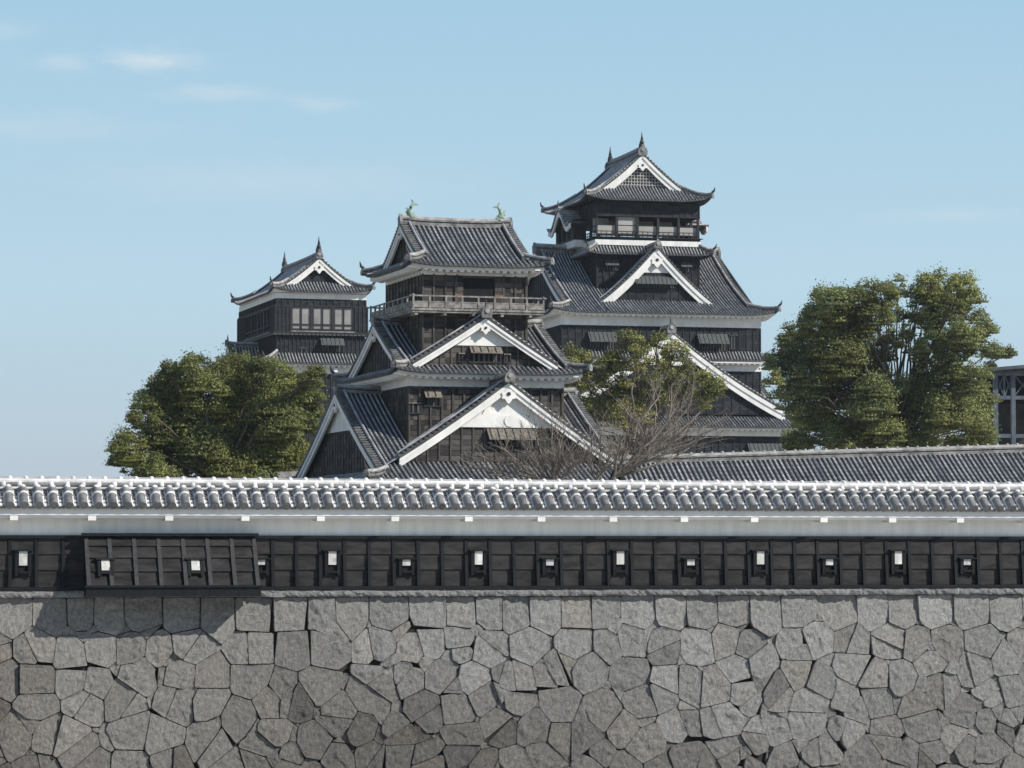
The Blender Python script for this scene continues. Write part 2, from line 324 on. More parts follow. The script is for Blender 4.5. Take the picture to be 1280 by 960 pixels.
def upturn(mb, p, d, s):
    d = Vector(d).normalized(); p = Vector(p)
    mb.tube([p, p + d * s * .35 + Vector((0, 0, s * .3)), p + d * s * .5 + Vector((0, 0, s * .8))], [s * .2, s * .16, s * .05], 'tile_dark', 6)

def curve(z0, H, Tm, c): return lambda t: z0 + H * ((t / Tm) * (1 - c) + c * (t / Tm) ** 2)
def lifter(L, k, Rr):
    def f(s_, t):
        d = np.minimum(s_, L - s_); return k * np.maximum(0, 1 - d / Rr) ** 2 * np.maximum(0, 1 - t / Rr) ** 2
    return f

def gable_parts(roof, F, c, v, pr, W, zlo, style, sc=1.0, ov=.4, ridge_top=None):
    """everything on a gable end. F: frame (u lateral, v inwards), centre c, verge plane v, pr(|a|) roof height, half width W.
    style: dict(board, zwhite, ornament, shutter=(u0,u1,z,h,out), lattice)"""
    n = 12; A = np.linspace(-W, W, 2 * n + 1); Z = np.array([pr(abs(a)) for a in A])
    bw = style.get('bw', .5) * sc
    mb = MB()
    def strip(v0, v1, top, bot):
        for i in range(2 * n):
            za, zb = Z[i], Z[i + 1]
            p = [F(c + A[i], v0, za - bot), F(c + A[i + 1], v0, zb - bot), F(c + A[i + 1], v1, zb - bot), F(c + A[i], v1, za - bot),
                 F(c + A[i], v0, za - top), F(c + A[i + 1], v0, zb - top), F(c + A[i + 1], v1, zb - top), F(c + A[i], v1, za - top)]
            mb.hexa(p, 'plaster')
    strip(v, v + .1 * sc, .07, .07 + bw * .42); strip(v + .07 * sc, v + .2 * sc, .09, .07 + bw)
    mb.build('bargeboard', roof)
    mb = MB(); per = .27 * sc; acc = 0        # verge tiles and the ridge just inside them
    fine = np.linspace(-W, W, 400); fz = np.array([pr(abs(a)) for a in fine])
    last = None
    for a, zz in zip(fine, fz):
        if last is not None: acc += math.hypot(a - last[0], zz - last[1])
        if last is None or acc >= per:
            acc = 0
            mb.tube([F(c + a, v - .02 * sc, zz + .11 * sc), F(c + a, v + .40 * sc, zz + .11 * sc)], .09 * sc, 'tile_verge', 6); mb.poly([F(c + a + math.cos(q) * .06 * sc, v - .024 * sc, zz + .11 * sc + math.sin(q) * .06 * sc) for q in np.arange(6) * math.pi / 3], 'tile_dark')
        last = (a, zz)
    for sg in (-1, 1):
        mb.addq([F(c + sg * a, v - .005, pr(a) + .10 * sc) for a in np.linspace(0, W, 12)] + [F(c + sg * a, v + .6 * sc, pr(a) + .10 * sc) for a in np.linspace(0, W, 12)],
                [(i, i + 1, 13 + i, 12 + i) for i in range(11)], 'tile_pan_shaded')
        mb.addq([F(c + sg * a, v - .005, pr(a) + .10 * sc) for a in np.linspace(0, W, 12)] + [F(c + sg * a, v - .005, pr(a) - .075) for a in np.linspace(0, W, 12)],
                [(i, i + 1, 13 + i, 12 + i) for i in range(11)], 'tile_dark')
        sweep(mb, [F(c + sg * a, v + .5 * sc, pr(a) + .08 * sc) for a in np.linspace(0.05, W, 12)], .2 * sc, .22 * sc, 'tile_dark', 'tile_round')
    mb.build('verge_tiles', roof)
    # panel
    mb = MB(); vp = v + ov; zt = pr(0) - .1; zw = style.get('zwhite')
    def halfw(z):
        lo, hi = 0.0, W
        for _ in range(30):
            m_ = (lo + hi) / 2
            if pr(m_) - .06 > z: lo = m_
            else: hi = m_
        return lo
    def wedge(z0, z1, vv, m):
        zs = np.linspace(z0, z1, 10); ws = [halfw(q) for q in zs]
        mb.prism([F(c + w_, vv, q) for q, w_ in zip(zs, ws)] + [F(c - w_, vv, q) for q, w_ in list(zip(zs, ws))[::-1]], np.array(F(0, .12, 0)) - np.array(F(0, 0, 0)), m)
    if zw:
        wedge(zw, zt, vp - .05, 'plaster'); wedge(zlo, zw - .003, vp, style['board'])
    else: wedge(zlo, zt, vp, style['board'])
    bt = style.get('batten', 'black_batten')
    top = zw if zw else zt - .6 * sc
    for a in np.arange(-W + .4, W - .3, .62 * sc):
        h = min(pr(abs(a)) - .1, top)
        if h - zlo > .25: mb.box(c + a - .04, c + a + .04, vp - .05, vp, zlo, h, bt, F)
    if style.get('lattice'):
        g = .3
        for a in np.arange(-W, W, g): 
            h = pr(abs(a)) - .3
            if h > zlo + .2: mb.box(c + a - .05, c + a + .05, vp - .09, vp - .05, zlo + .1, h, 'ridge_cap', F)
        for zz in np.arange(zlo + .25, zt - .4, g):
            w_ = halfw(zz) - .1; mb.box(c - w_, c + w_, vp - .11, vp - .07, zz - .045, zz + .045, 'ridge_cap', F)
    mb.build('gable_panel', roof)
    if style.get('ornament', True):            # hanging gegyo under the apex
        s_ = style.get('orn', .55) * sc; zc = pr(0) - bw - .28 * sc; mb = MB()
        out = [(-.25, .75), (-.55, .45), (-.95, .3), (-.8, -.05), (-.95, -.35), (-.5, -.42), (-.28, -.75), (0, -1), (.28, -.75), (.5, -.42), (.95, -.35), (.8, -.05), (.95, .3), (.55, .45), (.25, .75)]
        mb.prism([F(c + a * s_ * .75, v + .0, zc + b_ * s_ * .8) for a, b_ in out][::-1], np.array(F(0, .14, 0)) - np.array(F(0, 0, 0)), 'plaster')
        mb.tube([F(c, v - .05, zc + s_ * .15), F(c, v + .02, zc + s_ * .15)], s_ * .19, 'black_batten', 8)
        mb.build('gable_ornament', roof)
    for sh in style.get('shutters', []): shutter(roof, F, c + sh[0], c + sh[1], vp, *sh[2:], board=style['board'])

def shutter(parent, F, u0, u1, v, z, h, out, openh=None, board='black_boards', mat=None, bars=True):
    """top-hung shutter propped open over bars and a dark panel standing in for the shaded opening"""
    mat = mat or ('shutter_brown' if board == 'brown_boards' else 'shutter_grey')
    openh = openh or h * 1.7
    mb = MB(); mb.box(u0, u1, v - .03, v - .006, z - openh, z, 'inside_shade', F)
    for a, b_ in ((u0 - .08, u0), (u1, u1 + .08)): mb.box(a, b_, v - .09, v - .004, z - openh - .08, z + .05, 'black_batten', F)
    mb.box(u0, u1, v - .09, v - .004, z - openh - .08, z - openh, 'black_batten', F)
    if bars:
        for a in np.arange(u0 + .2, u1 - .1, .28): mb.box(a - .045, a + .045, v - .07, v - .032, z - openh, z, 'shutter_grey', F)
    w = mb.build('window', parent)
    mb = MB(); t = .05
    p = [F(u0 - .06, v - .1, z), F(u1 + .06, v - .1, z), F(u1 + .06, v - .1 - out, z - h), F(u0 - .06, v - .1 - out, z - h)]
    q = [(a[0], a[1], a[2] + t) for a in p]; mb.hexa(p + q, mat)
    for a in np.arange(u0 + .1, u1, .42):
        p = [F(a - .03, v - .1, z + t), F(a + .03, v - .1, z + t), F(a + .03, v - .1 - out, z - h + t), F(a - .03, v - .1 - out, z - h + t)]
        mb.hexa(p + [(b_[0], b_[1], b_[2] + .03) for b_ in p], 'black_batten')
    mb.build('shutter', parent)
    return w

def eaves(roof, x0, x1, y0, y1, z, over, lift_k, lift_r, hf=.16, dent=.4, drop=.08, sides=(0, 1, 2, 3), mat='plaster', zsof=None):
    """white plastered eave edge with rafter ends and the underside"""
    mb = MB(); fr = frames(x0, x1, y0, y1)
    for i in sides:
        F, L, D = fr[i]; lf = lifter(L, lift_k, lift_r); m_ = 20; i0 = min(.24, over * .35)
        us = np.linspace(i0, L - i0, m_ + 1); zs = z - .1 + lf(us, np.zeros(m_ + 1)); zb = zs - hf; us0 = np.linspace(.02, L - .02, m_ + 1)
        us2 = np.linspace(over, L - over, m_ + 1); zf = z - .1 - hf + drop if zsof is None else zsof
        V = [F(u, i0, a) for u, a in zip(us, zs)] + [F(u, i0, a) for u, a in zip(us, zb)] + [F(u, over, zf) for u in us2] + [F(u, .02, a) for u, a in zip(us0, zs)]
        k = m_ + 1; mb.addq(V[3 * k:] + V[:k], [(j, k + j, k + j + 1, j + 1) for j in range(m_)], 'tile_dark'); V = V[:3 * k]
        mb.addq(V, [(j, k + j, k + j + 1, j + 1) for j in range(m_)] + [(k + j, 2 * k + j, 2 * k + j + 1, k + j + 1) for j in range(m_)], mat)
        if dent:
            for u in np.arange(dent * .6, L - .3, dent):
                zz = z - .1 - hf + float(lf(np.array(u), np.array(0.)))
                mb.box(u - dent * .26, u + dent * .26, i0 + .03, over * .8, zz - .1, zz + .03, mat, F)
    mb.build('eaves', roof)

def hipgable(parent, x0, x1, y0, y1, z, H, conc, axis, th, over, style, lift_k=.25, lift_r=2.2, period=.27, r=.07, tile=.3, ov=.4, sc=1.0,
             dent=.4, hf=.16, ridge=(.36, .38), orn=None, verge_in=0.0, eave_mat='plaster', gables=(True, True), zlo=None):
    """hip-and-gable (irimoya) roof. returns the roof object"""
    fr = frames(x0, x1, y0, y1); mains = (0, 2) if axis == 'X' else (1, 3)
    Tm = fr[mains[0]][2] / 2; z_ = curve(z, H, Tm, conc); mb = MB()
    for i, (F, L, D) in enumerate(fr):
        lf = lifter(L, lift_k, lift_r)
        if i in mains: Tf = lambda s_, L=L: Tm if th - ov <= s_ <= L - th + ov else min(s_, L - s_)
        else: Tf = lambda s_, L=L: min(s_, L - s_, th + .15)
        slope(mb, F, L, Tf, z_, lf, period, r, tile)
    roof = mb.build('roof', parent)
    # ridges
    mb = MB(); F, L, D = fr[mains[0]]; zr = z + H
    a, b_ = F(th - ov + .1, Tm, zr), F(L - th + ov - .1, Tm, zr)
    d = Vector(b_) - Vector(a); d.normalize(); hr = ridge[1]
    ln = (Vector(b_) - Vector(a)).length
    sweep(mb, [Vector(a) + d * ln * q + Vector((0, 0, .12 * (2 * q - 1) ** 4)) for q in np.linspace(0, 1, 9)], ridge[0], hr)
    oni(mb, Vector(a) + Vector((0, 0, .1)), -d, hr * 1.1); oni(mb, Vector(b_) + Vector((0, 0, .1)), d, hr * 1.1)
    mb.build('ridge', roof)
    for F, L, D in fr:
        mb = MB(); lf = lifter(L, lift_k, lift_r); qs = np.linspace(-.06, th, 8)
        pts = [F(q, q, float(z_(np.array(max(q, 0)))) + float(lf(np.array(max(q, 0)), np.array(max(q, 0)))) + .05) for q in qs]
        sweep(mb, pts, .28 * sc, .3 * sc)
        dd = Vector(pts[0]) - Vector(pts[1]); dd.z = 0; dd.normalize()
        oni(mb, Vector(pts[0]), dd, .34 * sc); upturn(mb, Vector(pts[0]) + Vector((0, 0, .28 * sc)), dd, .5 * sc)
        mb.build('corner_ridge', roof)
    # gable ends
    ends = (3, 1) if axis == 'X' else (0, 2)
    for j, i in enumerate(ends):
        if not gables[j]: continue
        F, L, D = fr[i]; W = Tm - th + .35
        zl = zlo if zlo is not None else float(z_(np.array(th))) - .1
        gable_parts(roof, F, L / 2, th - ov, lambda a: float(z_(np.array(Tm - a))), W, zl, style if not isinstance(style, tuple) else style[j], sc=sc, ov=ov)
    eaves(roof, x0, x1, y0, y1, z, over, lift_k, lift_r, hf=hf, dent=dent, mat=eave_mat)
    return roof

def skirt(parent, x0, x1, y0, y1, z, rise, depth, over, lift_k=.2, lift_r=1.6, period=.36, r=.09, tile=None, dent=.4, sc=1.0, hf=.14, eave_mat='plaster'):
    fr = frames(x0, x1, y0, y1); z_ = curve(z, rise, depth, .15); mb = MB()
    for F, L, D in fr: slope(mb, F, L, lambda s_, L=L: min(s_, L - s_, depth), z_, lifter(L, lift_k, lift_r), period, r, tile, rows=5)
    roof = mb.build('roof', parent)
    for F, L, D in fr:
        mb = MB(); lf = lifter(L, lift_k, lift_r)
        pts = [F(q, q, float(z_(np.array(max(q, 0)))) + float(lf(np.array(max(q, 0)), np.array(max(q, 0)))) + .05) for q in np.linspace(-.06, depth, 6)]
        sweep(mb, pts, .28 * sc, .3 * sc); dd = Vector(pts[0]) - Vector(pts[1]); dd.z = 0; dd.normalize()
        oni(mb, Vector(pts[0]), dd, .34 * sc); upturn(mb, Vector(pts[0]) + Vector((0, 0, .28 * sc)), dd, .5 * sc)
        mb.build('corner_ridge', roof)
    eaves(roof, x0, x1, y0, y1, z, over, lift_k, lift_r, hf=hf, dent=dent, mat=eave_mat)
    return roof

def dormer(parent, F, c, v, W, zfoot, zapex, conc, depth, style, period=.27, r=.07, tile=.3, sc=1.0, ov=.45, ridge=(.4, .45), name='dormer'):
    """triangular chidori gable standing on a roof slope, facing out of frame F"""
    ext = 1.12; W2 = W * ext; z_ = curve(zfoot, zapex - zfoot, W, conc)
    zz = lambda t: z_(t - (W2 - W))
    mb = MB(); nol = lambda s_, t: np.zeros(np.broadcast(s_, t).shape)
    for G in (F.sub(c - W2, v + depth, 270), F.sub(c + W2, v, 90)):
        slope(mb, G, depth, lambda s_: W2, zz, nol, period, r, tile, ends=False)
    roof = mb.build(name, parent); mb = MB()
    a, b_ = Vector(F(c, v - .1, zapex)), Vector(F(c, v + depth, zapex)); d = (a - b_).normalized()
    sweep(mb, [a + Vector((0, 0, .06)), b_.lerp(a, .8), b_], ridge[0], ridge[1]); oni(mb, a + Vector((0, 0, .12)), d, ridge[1] * 1.15)
    upturn(mb, a + Vector((0, 0, ridge[1] * 1.1)) - d * .1, Vector((0, 0, 1)), .35 * sc)
    mb.build('ridge', roof)
    gable_parts(roof, F, c, v, lambda q: float(z_(np.array(W - q))), W, zfoot - .2, style, sc=sc, ov=ov)
    return roof

def body(parent, x0, x1, y0, y1, z0, z1, board, batten, step=.62, name='wall', bw=.05, bd=.06, sides=(0, 1, 2, 3), skip=()):
    mb = MB(); mb.box(x0, x1, y0, y1, z0, z1, board)
    for i, (F, L, D) in enumerate(frames(x0, x1, y0, y1)):
        n = max(1, round(L / step))
        for j in range(n + 1):
            u = L * j / n
            if i == 0 and any(a < u < b_ for a, b_ in skip): continue
            w = bw * 1.8 if j in (0, n) else bw
            mb.box(max(u - w, -.004), min(u + w, L + .004), -bd, -.003, z0, z1, batten, F)
    return mb.build(name, parent)
def band(parent, x0, x1, y0, y1, z0, z1, mat='plaster', name='plaster_band'):
    mb = MB(); mb.box(x0, x1, y0, y1, z0, z1, mat); return mb.build(name, parent)
def stone_base(parent, x0, x1, y0, y1, z0, z1, flare=2.0):
    mb = MB(); f = flare
    mb.hexa([(x0 - f, y0 - f, z0), (x1 + f, y0 - f, z0), (x1 + f, y1 + f, z0), (x0 - f, y1 + f, z0), (x0, y0, z1), (x1, y0, z1), (x1, y1, z1), (x0, y1, z1)], 'foundation')
    return mb.build('stone_base', parent)
def fish(roof, F, flip, s, mat, slim=False):
    """shachihoko: a fish standing on its head, tail in the air, fins on its back"""
    mb = MB(); g = -1 if flip else 1
    if slim: path = [(0, 0, .3), (.05, .25, .3), (.02, .5, .22), (-.06, .85, .13), (-.02, 1.2, .07), (.0, 1.55, .02)]
    else: path = [(.3, .02, .2), (.02, .06, .3), (-.14, .3, .28), (-.16, .6, .22), (-.06, .85, .16), (.08, 1.02, .1), (.16, 1.1, .06)]
    mb.tube([F(g * a * s, 0, b_ * s) for a, b_, c in path], [c * s for a, b_, c in path], mat, 8)
    def fin(pts): mb.prism([F(g * a * s, -.04 * s, b_ * s) for a, b_ in pts], np.array(F(0, .08 * s, 0)) - np.array(F(0, 0, 0)), mat)
    if slim:
        fin([(.2, .3), (.48, .42), (.22, .55)]); fin([(-.2, .3), (-.5, .5), (-.16, .6)]); fin([(.1, .62), (.34, .82), (.08, .85)]); fin([(-.1, .7), (-.3, .95), (-.08, .95)])
    else:
        fin([(.08, .98), (-.02, 1.5), (.14, 1.4), (.2, 1.12)]); fin([(.1, 1.0), (.62, 1.05), (.36, 1.18), (.18, 1.14)])
        fin([(-.35, .25), (-.55, .5), (-.36, .55), (-.5, .8), (-.28, .8), (-.1, .6)]); fin([(.1, .2), (.3, .4), (.08, .45)])
    return mb.build('fish_ornament', roof)

# ------------------------------------------------------------------ terrain
def terrain_h(x, y):
    r = math.hypot(x, y); fw = x * math.sin(YAW) + y * math.cos(YAW)
    if y < 17: h = -1.8
    elif y < 34: h = -1.8 - (y - 17) / 17 * 5.2
    elif y < 66.3: h = -7.0
    else:
        h = -1.4 + min(1, max(0, (y - 75) / 70)) * 3.4 + min(1, max(0, (y - 190) / 80)) * 3.6
        far = max(0, math.hypot(x - 70, y - 230) - 150)
        h -= min(9, far * .06)
    return h
mb = MB(); xs = np.concatenate([np.linspace(-3000, -300, 7), np.linspace(-240, 340, 40), np.linspace(420, 3000, 7)])
ys = np.concatenate([np.linspace(-400, 10, 6), [17, 22, 28, 34, 60, 66.2, 66.35], np.linspace(70, 420, 40), np.linspace(520, 4500, 8)])
V = [(x, y, terrain_h(x, y)) for x in xs for y in ys]; ny = len(ys)
mb.addq(V, [(i * ny + j, (i + 1) * ny + j, (i + 1) * ny + j + 1, i * ny + j + 1) for i in range(len(xs) - 1) for j in range(ny - 1)], np.array([mb.k('bounce_gravel' if ys[j] < 66.3 else 'earth') for i in range(len(xs) - 1) for j in range(ny - 1)]))
tag(mb.build('ground'), kind='structure')
mb = MB(); mb.addq([(-400, 28, -6.9), (500, 28, -6.9), (500, 65.6, -6.9), (-400, 65.6, -6.9)], [(0, 1, 2, 3)], 'bounce_gravel'); tag(mb.build('bounce_ground'), kind='structure')  # unseen pale sheet added to throw light up at the wall

# ------------------------------------------------------------------ the long plastered wall in front
WX, WY = 5.419, 65.639                     # wall face origin (under the left edge of the photo)
W0, W1 = -10.0, 34.0                        # its run along X
wall = empty('castle_wall', (WX, WY, -0.81))
tag(wall, 'long white plastered wall with tiled coping and black boarding, standing on the stone rampart', 'wall')
def WZ(z): return z + 0.81
mb = MB(); mb.box(W0, W1, 0, .5, 0, 1.12 + .81, 'plaster_wall'); mb.build('plaster_face', wall)
mb = MB()
mb.box(W0, W1, -.43, -.35, WZ(.775), WZ(.93), 'plaster'); mb.box(W0, W1, -.37, -.30, WZ(.715), WZ(.772), 'plaster')
mb.hexa([(W0, -.35, WZ(.86)), (W1, -.35, WZ(.86)), (W1, 0, WZ(.93)), (W0, 0, WZ(.93)), (W0, -.35, WZ(.92)), (W1, -.35, WZ(.92)), (W1, 0, WZ(1.1)), (W0, 0, WZ(1.1))], 'plaster')
mb.box(W0, W1, .85, .93, WZ(.775), WZ(.93), 'plaster')
mb.build('eave_board', wall)
for k in range(-7, 22):
    x = .0 + k * 1.632
    if not W0 < x < W1: continue
    mb = MB(); mb.box(x, x + .17, -.42, -.003, WZ(.665), WZ(.83), 'plaster'); mb.build('bracket', wall)
# coping roof
mb = MB(); per = .3085; y_e, z_e, y_t, z_t = -.52, WZ(.985), -.10, WZ(1.315); sl = math.hypot(y_t - y_e, z_t - z_e)
du = np.array([0, (y_t - y_e) / sl, (z_t - z_e) / sl]); dn = np.array([0, -(z_t - z_e) / sl, (y_t - y_e) / sl])
def on(x, t, h, sgn=1):
    p = np.array([x, y_e, z_e]) + du * t + dn * h
    if sgn < 0: p[1] = .5 - p[1]
    return tuple(p)
x = W0 + .11; nr = 0
while x < W1:
    j = random.uniform(-.006, .006)
    xx = x + j
    mb.tube([on(xx, -.03, .03), on(xx, .29, .035)], [.088, .083], 'glazed_tile', 12)
    mb.tube([on(xx, -.052, .03), on(xx, -.028, .03)], .098, 'glazed_tile', 14)         # rim of the end tile
    mb.tube([on(xx, -.055, .03), on(xx, -.045, .03)], .062, 'ridge_tile', 12); mb.tube([on(xx, -.058, .03), on(xx, -.050, .03)], .028, 'glazed_tile', 8)
    mb.tube([on(xx, .27, .035), on(xx, .325, .036)], .103, 'plaster_joint', 12)        # plaster collar on the joint
    mb.tube([on(xx, .32, .035), on(xx, .50, .035)], [.09, .088], 'glazed_tile', 10)
    mb.tube([on(xx, .465, .05), on(xx, .485, .065), on(xx, .535, .085), on(xx, .555, .085)], [.045, .066, .066, .045], 'plaster_joint', 12)  # knob under the ridge
    for sg in (-1, 1):                                                                # plaster fillets beside the round tile
        mb.tube([on(xx + sg * .095, -.02, .006), on(xx + sg * .095, .50, .006)], .020, 'plaster_joint', 6)
    for q in range(4):                                                                # stepped pans between
        t0, t1 = -.05 + q * .13, -.05 + (q + 1) * .13 + .02
        c = xx + per / 2; a = .075
        mb.hexa([on(c - a, t0, -.055), on(c + a, t0, -.055), on(c + a, t1, -.055), on(c - a, t1, -.055), on(c - a, t0, -.004), on(c + a, t0, -.004), on(c + a, t1, -.035), on(c - a, t1, -.035)], 'glazed_pan')
    mb.box(xx + per / 2 - .026, xx + per / 2 + .026, y_t - .085, y_t - .05, z_t - .045, z_t + .005, 'tile_pan_shaded')
    mb.tube([on(xx, -.03, .03, -1), on(xx, .5, .03, -1)], .088, 'glazed_tile', 8)
    x += per
def roofbed(sg):
    a = [on(W0, -.03, -.05, sg), on(W1, -.03, -.05, sg), on(W1, .55, -.05, sg), on(W0, .55, -.05, sg)]
    b_ = [on(W0, -.03, -.012, sg), on(W1, -.03, -.012, sg), on(W1, .55, -.03, sg), on(W0, .55, -.03, sg)]
    mb.hexa(a + b_ if sg > 0 else [a[1], a[0], a[3], a[2], b_[1], b_[0], b_[3], b_[2]], 'plaster_joint' if sg > 0 else 'glazed_pan')
roofbed(1); roofbed(-1)
mb.build('coping_tiles', wall, smooth=False)
mb = MB(); yc = .25
mb.box(W0, W1, -.10, .60, WZ(1.12), WZ(1.33), 'ridge_plaster')
mb.tube([(W0, -.10, WZ(1.345)), (W1, -.10, WZ(1.345))], .032, 'ridge_plaster', 8)
mb.box(W0, W1, -.045, .545, WZ(1.33), WZ(1.455), 'ridge_plaster')
mb.tube([(W0, -.05, WZ(1.425)), (W1, -.05, WZ(1.425))], .05, 'glazed_tile', 10); mb.box(W0, W1, -.047, -.044, WZ(1.335), WZ(1.39), 'tile_dark')
mb.box(W0, W1, .0, .5, WZ(1.455), WZ(1.51), 'plaster_joint')
mb.tube([(W0, .10, WZ(1.50)), (W1, .10, WZ(1.50))], .055, 'plaster_joint', 10)
mb.tube([(W0, .25, WZ(1.52)), (W1, .25, WZ(1.52))], .075, 'ridge_tube', 12)
x = W0 + .2
while x < W1:
    mb.tube([(x - .045, -.055, WZ(1.425)), (x - .025, -.058, WZ(1.425)), (x + .025, -.058, WZ(1.425)), (x + .045, -.055, WZ(1.425))], [.045, .07, .07, .045], 'plaster_joint', 12)
    mb.tube([(x + .11, .25, WZ(1.52)), (x + .135, .25, WZ(1.52)), (x + .185, .25, WZ(1.52)), (x + .21, .25, WZ(1.52))], [.07, .10, .10, .07], 'plaster_joint', 12); x += .334
mb.build('ridge', wall)
# boarding
mb = MB()
zb = [WZ(.345), WZ(.245), WZ(-.02), WZ(-.36), WZ(-.75)]
rows_ = [(WZ(.22), WZ(-.045)), (WZ(-.045), WZ(-.38)), (WZ(-.38), WZ(-.735))]
holes = [.31 - 1.63 * k for k in range(6, 0, -1)] + [.31, 2.0, 3.68, 5.37, 6.93, 8.56, 10.17, 11.78, 13.39, 15.02, 16.65, 18.28, 19.92, 21.59] + [21.59 + 1.64 * k for k in range(1, 8)]
edges = [W0] + [h0 + (h1 - h0) * q for h0, h1 in zip(holes, holes[1:]) for q in (1 / 6, .5, 5 / 6)] + [W1]
for xa, xb in zip(edges, edges[1:]):
    for zt_, zl_ in rows_:
        o = random.uniform(0, .004)
        mb.hexa([(xa, -.052 - o, zl_), (xb, -.052 - o, zl_), (xb, -.003, zl_), (xa, -.003, zl_), (xa, -.020 - o, zt_ + .02), (xb, -.020 - o, zt_ + .02), (xb, -.003, zt_ + .02), (xa, -.003, zt_ + .02)], 'wall_board')
mb.box(W0, W1, -.02, -.004, WZ(.20), WZ(.335), 'wall_board')
mb.build('boarding', wall)
for xa in edges:
    mb = MB(); w = .036
    mb.hexa([(xa - w, -.145, WZ(-.74)), (xa + w, -.145, WZ(-.74)), (xa + w, -.003, WZ(-.74)), (xa - w, -.003, WZ(-.74)),
             (xa - w, -.045, WZ(.29)), (xa + w, -.045, WZ(.29)), (xa + w, -.003, WZ(.29)), (xa - w, -.003, WZ(.29))], 'wall_batten'); mb.build('batten', wall)
mb = MB(); mb.box(W0, W1, -.085, -.003, WZ(.29), WZ(.355), 'wall_batten'); mb.build('top_rail', wall)
mb = MB(); mb.box(W0, W1, -.155, -.003, WZ(-.81), WZ(-.742), 'wall_batten'); mb.build('bottom_rail', wall)

def loophole(parent, F, h, lean=0.0):
    """small shuttered gun port: hood, jambs, sill and the white plastered embrasure"""
    w = .11; zt_ = .02; zb_ = -.47 if h > .25 else -.36
    top = zt_ if h > .25 else -.16; bot = -.50
    mb = MB()
    mb.box(-.17, -.105, -.115, -.03, bot, top, 'wall_batten', F); mb.box(.105, .17, -.115, -.03, bot, top, 'wall_batten', F)
    mb.box(-.21, .21, -.15, -.03, top, top + .035, 'wall_batten', F); mb.box(-.11, .11, -.125, -.03, bot + .05, bot + .10, 'wall_batten', F)
    fr_ = mb.build('loophole', parent)
    mb = MB(); mb.box(-.105, .105, -.058, -.048, bot + .1, top, 'inside_shade', F)  # dark panel painted in place of the shade inside the port
    mb.build('opening', fr_)
    mb = MB(); sp_ = random.choice([-.03, .0, .04, .07]); mb.box(-.088, sp_, -.105, -.06, top - .004 - h, top - .004, 'embrasure_plaster', F); mb.box(sp_ + .002, .09, -.098, -.06, top - .004 - h, top - .004, 'ridge_plaster', F); mb.build('embrasure', fr_)  # right strip: second plaster tone put in for the shaded half
    return fr_
def wallx(px): 
    r = ray(px, 700); k = WY / r[1]; return r[0] * k - WX
for px, h in ((28.5, .30), (325.5, .11), (414.5, .29), (507, .13), (597, .29), (686, .13), (774, .29), (862, .13), (949, .29), (1035, .13), (1121, .29), (1207, .13)):
    x = wallx(px); F = lambda u, v, z, x=x: (x + u, v - .005, WZ(z)); loophole(wall, F, h)
for k in (-6, -5, -4, -3, -2, -1): 
    x = .31 + k * 1.63; F = lambda u, v, z, x=x: (x + u, v - .005, WZ(z)); loophole(wall, F, .13 if k % 2 else .29)
for k in range(1, 8):
    x = 21.59 + k * 1.64; F = lambda u, v, z, x=x: (x + u, v - .005, WZ(z)); loophole(wall, F, .29 if k % 2 else .13)
# projecting stone-drop bay
bx0, bx1 = wallx(104), wallx(317); bt, bb = .335, -.72; ot, ob = .16, .74
def by(z): return -(ot + (bt - z) / (bt - bb) * (ob - ot))
mb = MB()
mb.hexa([(bx0, by(bb), WZ(bb)), (bx1, by(bb), WZ(bb)), (bx1, -.14, WZ(bb)), (bx0, -.14, WZ(bb)), (bx0, by(bt), WZ(bt)), (bx1, by(bt), WZ(bt)), (bx1, -.14, WZ(bt)), (bx0, -.14, WZ(bt))], 'wall_batten')
zz = [.30, .13, -.12, -.41, -.70]
for i in range(7):
    a = bx0 + (bx1 - bx0) * i / 7; b_ = bx0 + (bx1 - bx0) * (i + 1) / 7
    for j in range(4):
        z1, z0 = zz[j] + .015, zz[j + 1]
        mb.hexa([(a, by(z0) - .055, WZ(z0)), (b_, by(z0) - .055, WZ(z0)), (b_, by(z0) + .01, WZ(z0)), (a, by(z0) + .01, WZ(z0)),
                 (a, by(z1) - .012, WZ(z1)), (b_, by(z1) - .012, WZ(z1)), (b_, by(z1) + .01, WZ(z1)), (a, by(z1) + .01, WZ(z1))], 'wall_board')
bay = mb.build('projecting_bay', wall)
for i in range(8):
    a = bx0 + (bx1 - bx0) * i / 7; a = min(max(a, bx0 + .035), bx1 - .035); mb = MB()
    mb.hexa([(a - .042, by(bb) - .12, WZ(bb)), (a + .042, by(bb) - .12, WZ(bb)), (a + .042, by(bb), WZ(bb)), (a - .042, by(bb), WZ(bb)),
             (a - .042, by(.31) - .05, WZ(.31)), (a + .042, by(.31) - .05, WZ(.31)), (a + .042, by(.31), WZ(.31)), (a - .042, by(.31), WZ(.31))], 'bay_batten_lit'); mb.build('batten', bay)
mb = MB(); mb.box(bx0 - .06, bx1 + .06, by(bt) - .13, -.14, WZ(.335), WZ(.40), 'wall_batten'); mb.build('top_rail', bay)
mb = MB(); mb.box(bx0 - .03, bx1 + .03, by(bb) - .09, by(bb) + .0, WZ(-.94), WZ(-.735), 'wall_batten')
mb.box(bx0 - .05, bx1 + .05, by(bb) - .13, by(bb) - .03, WZ(-.745), WZ(-.70), 'wall_batten')
mb.box(bx0, bx0 + .06, by(bb), -.19, WZ(-.94), WZ(-.73), 'wall_batten'); mb.box(bx1 - .06, bx1, by(bb), -.19, WZ(-.94), WZ(-.73), 'wall_batten'); mb.build('bottom_board', bay)
for px in (130.5, 242.5):
    r = ray(px, 708); k = (WY - .36) / r[1]; x = r[0] * k - WX
    F = lambda u, v, z, x=x: (x + u, by(z) + v + .005, WZ(z)); loophole(bay, F, .22)

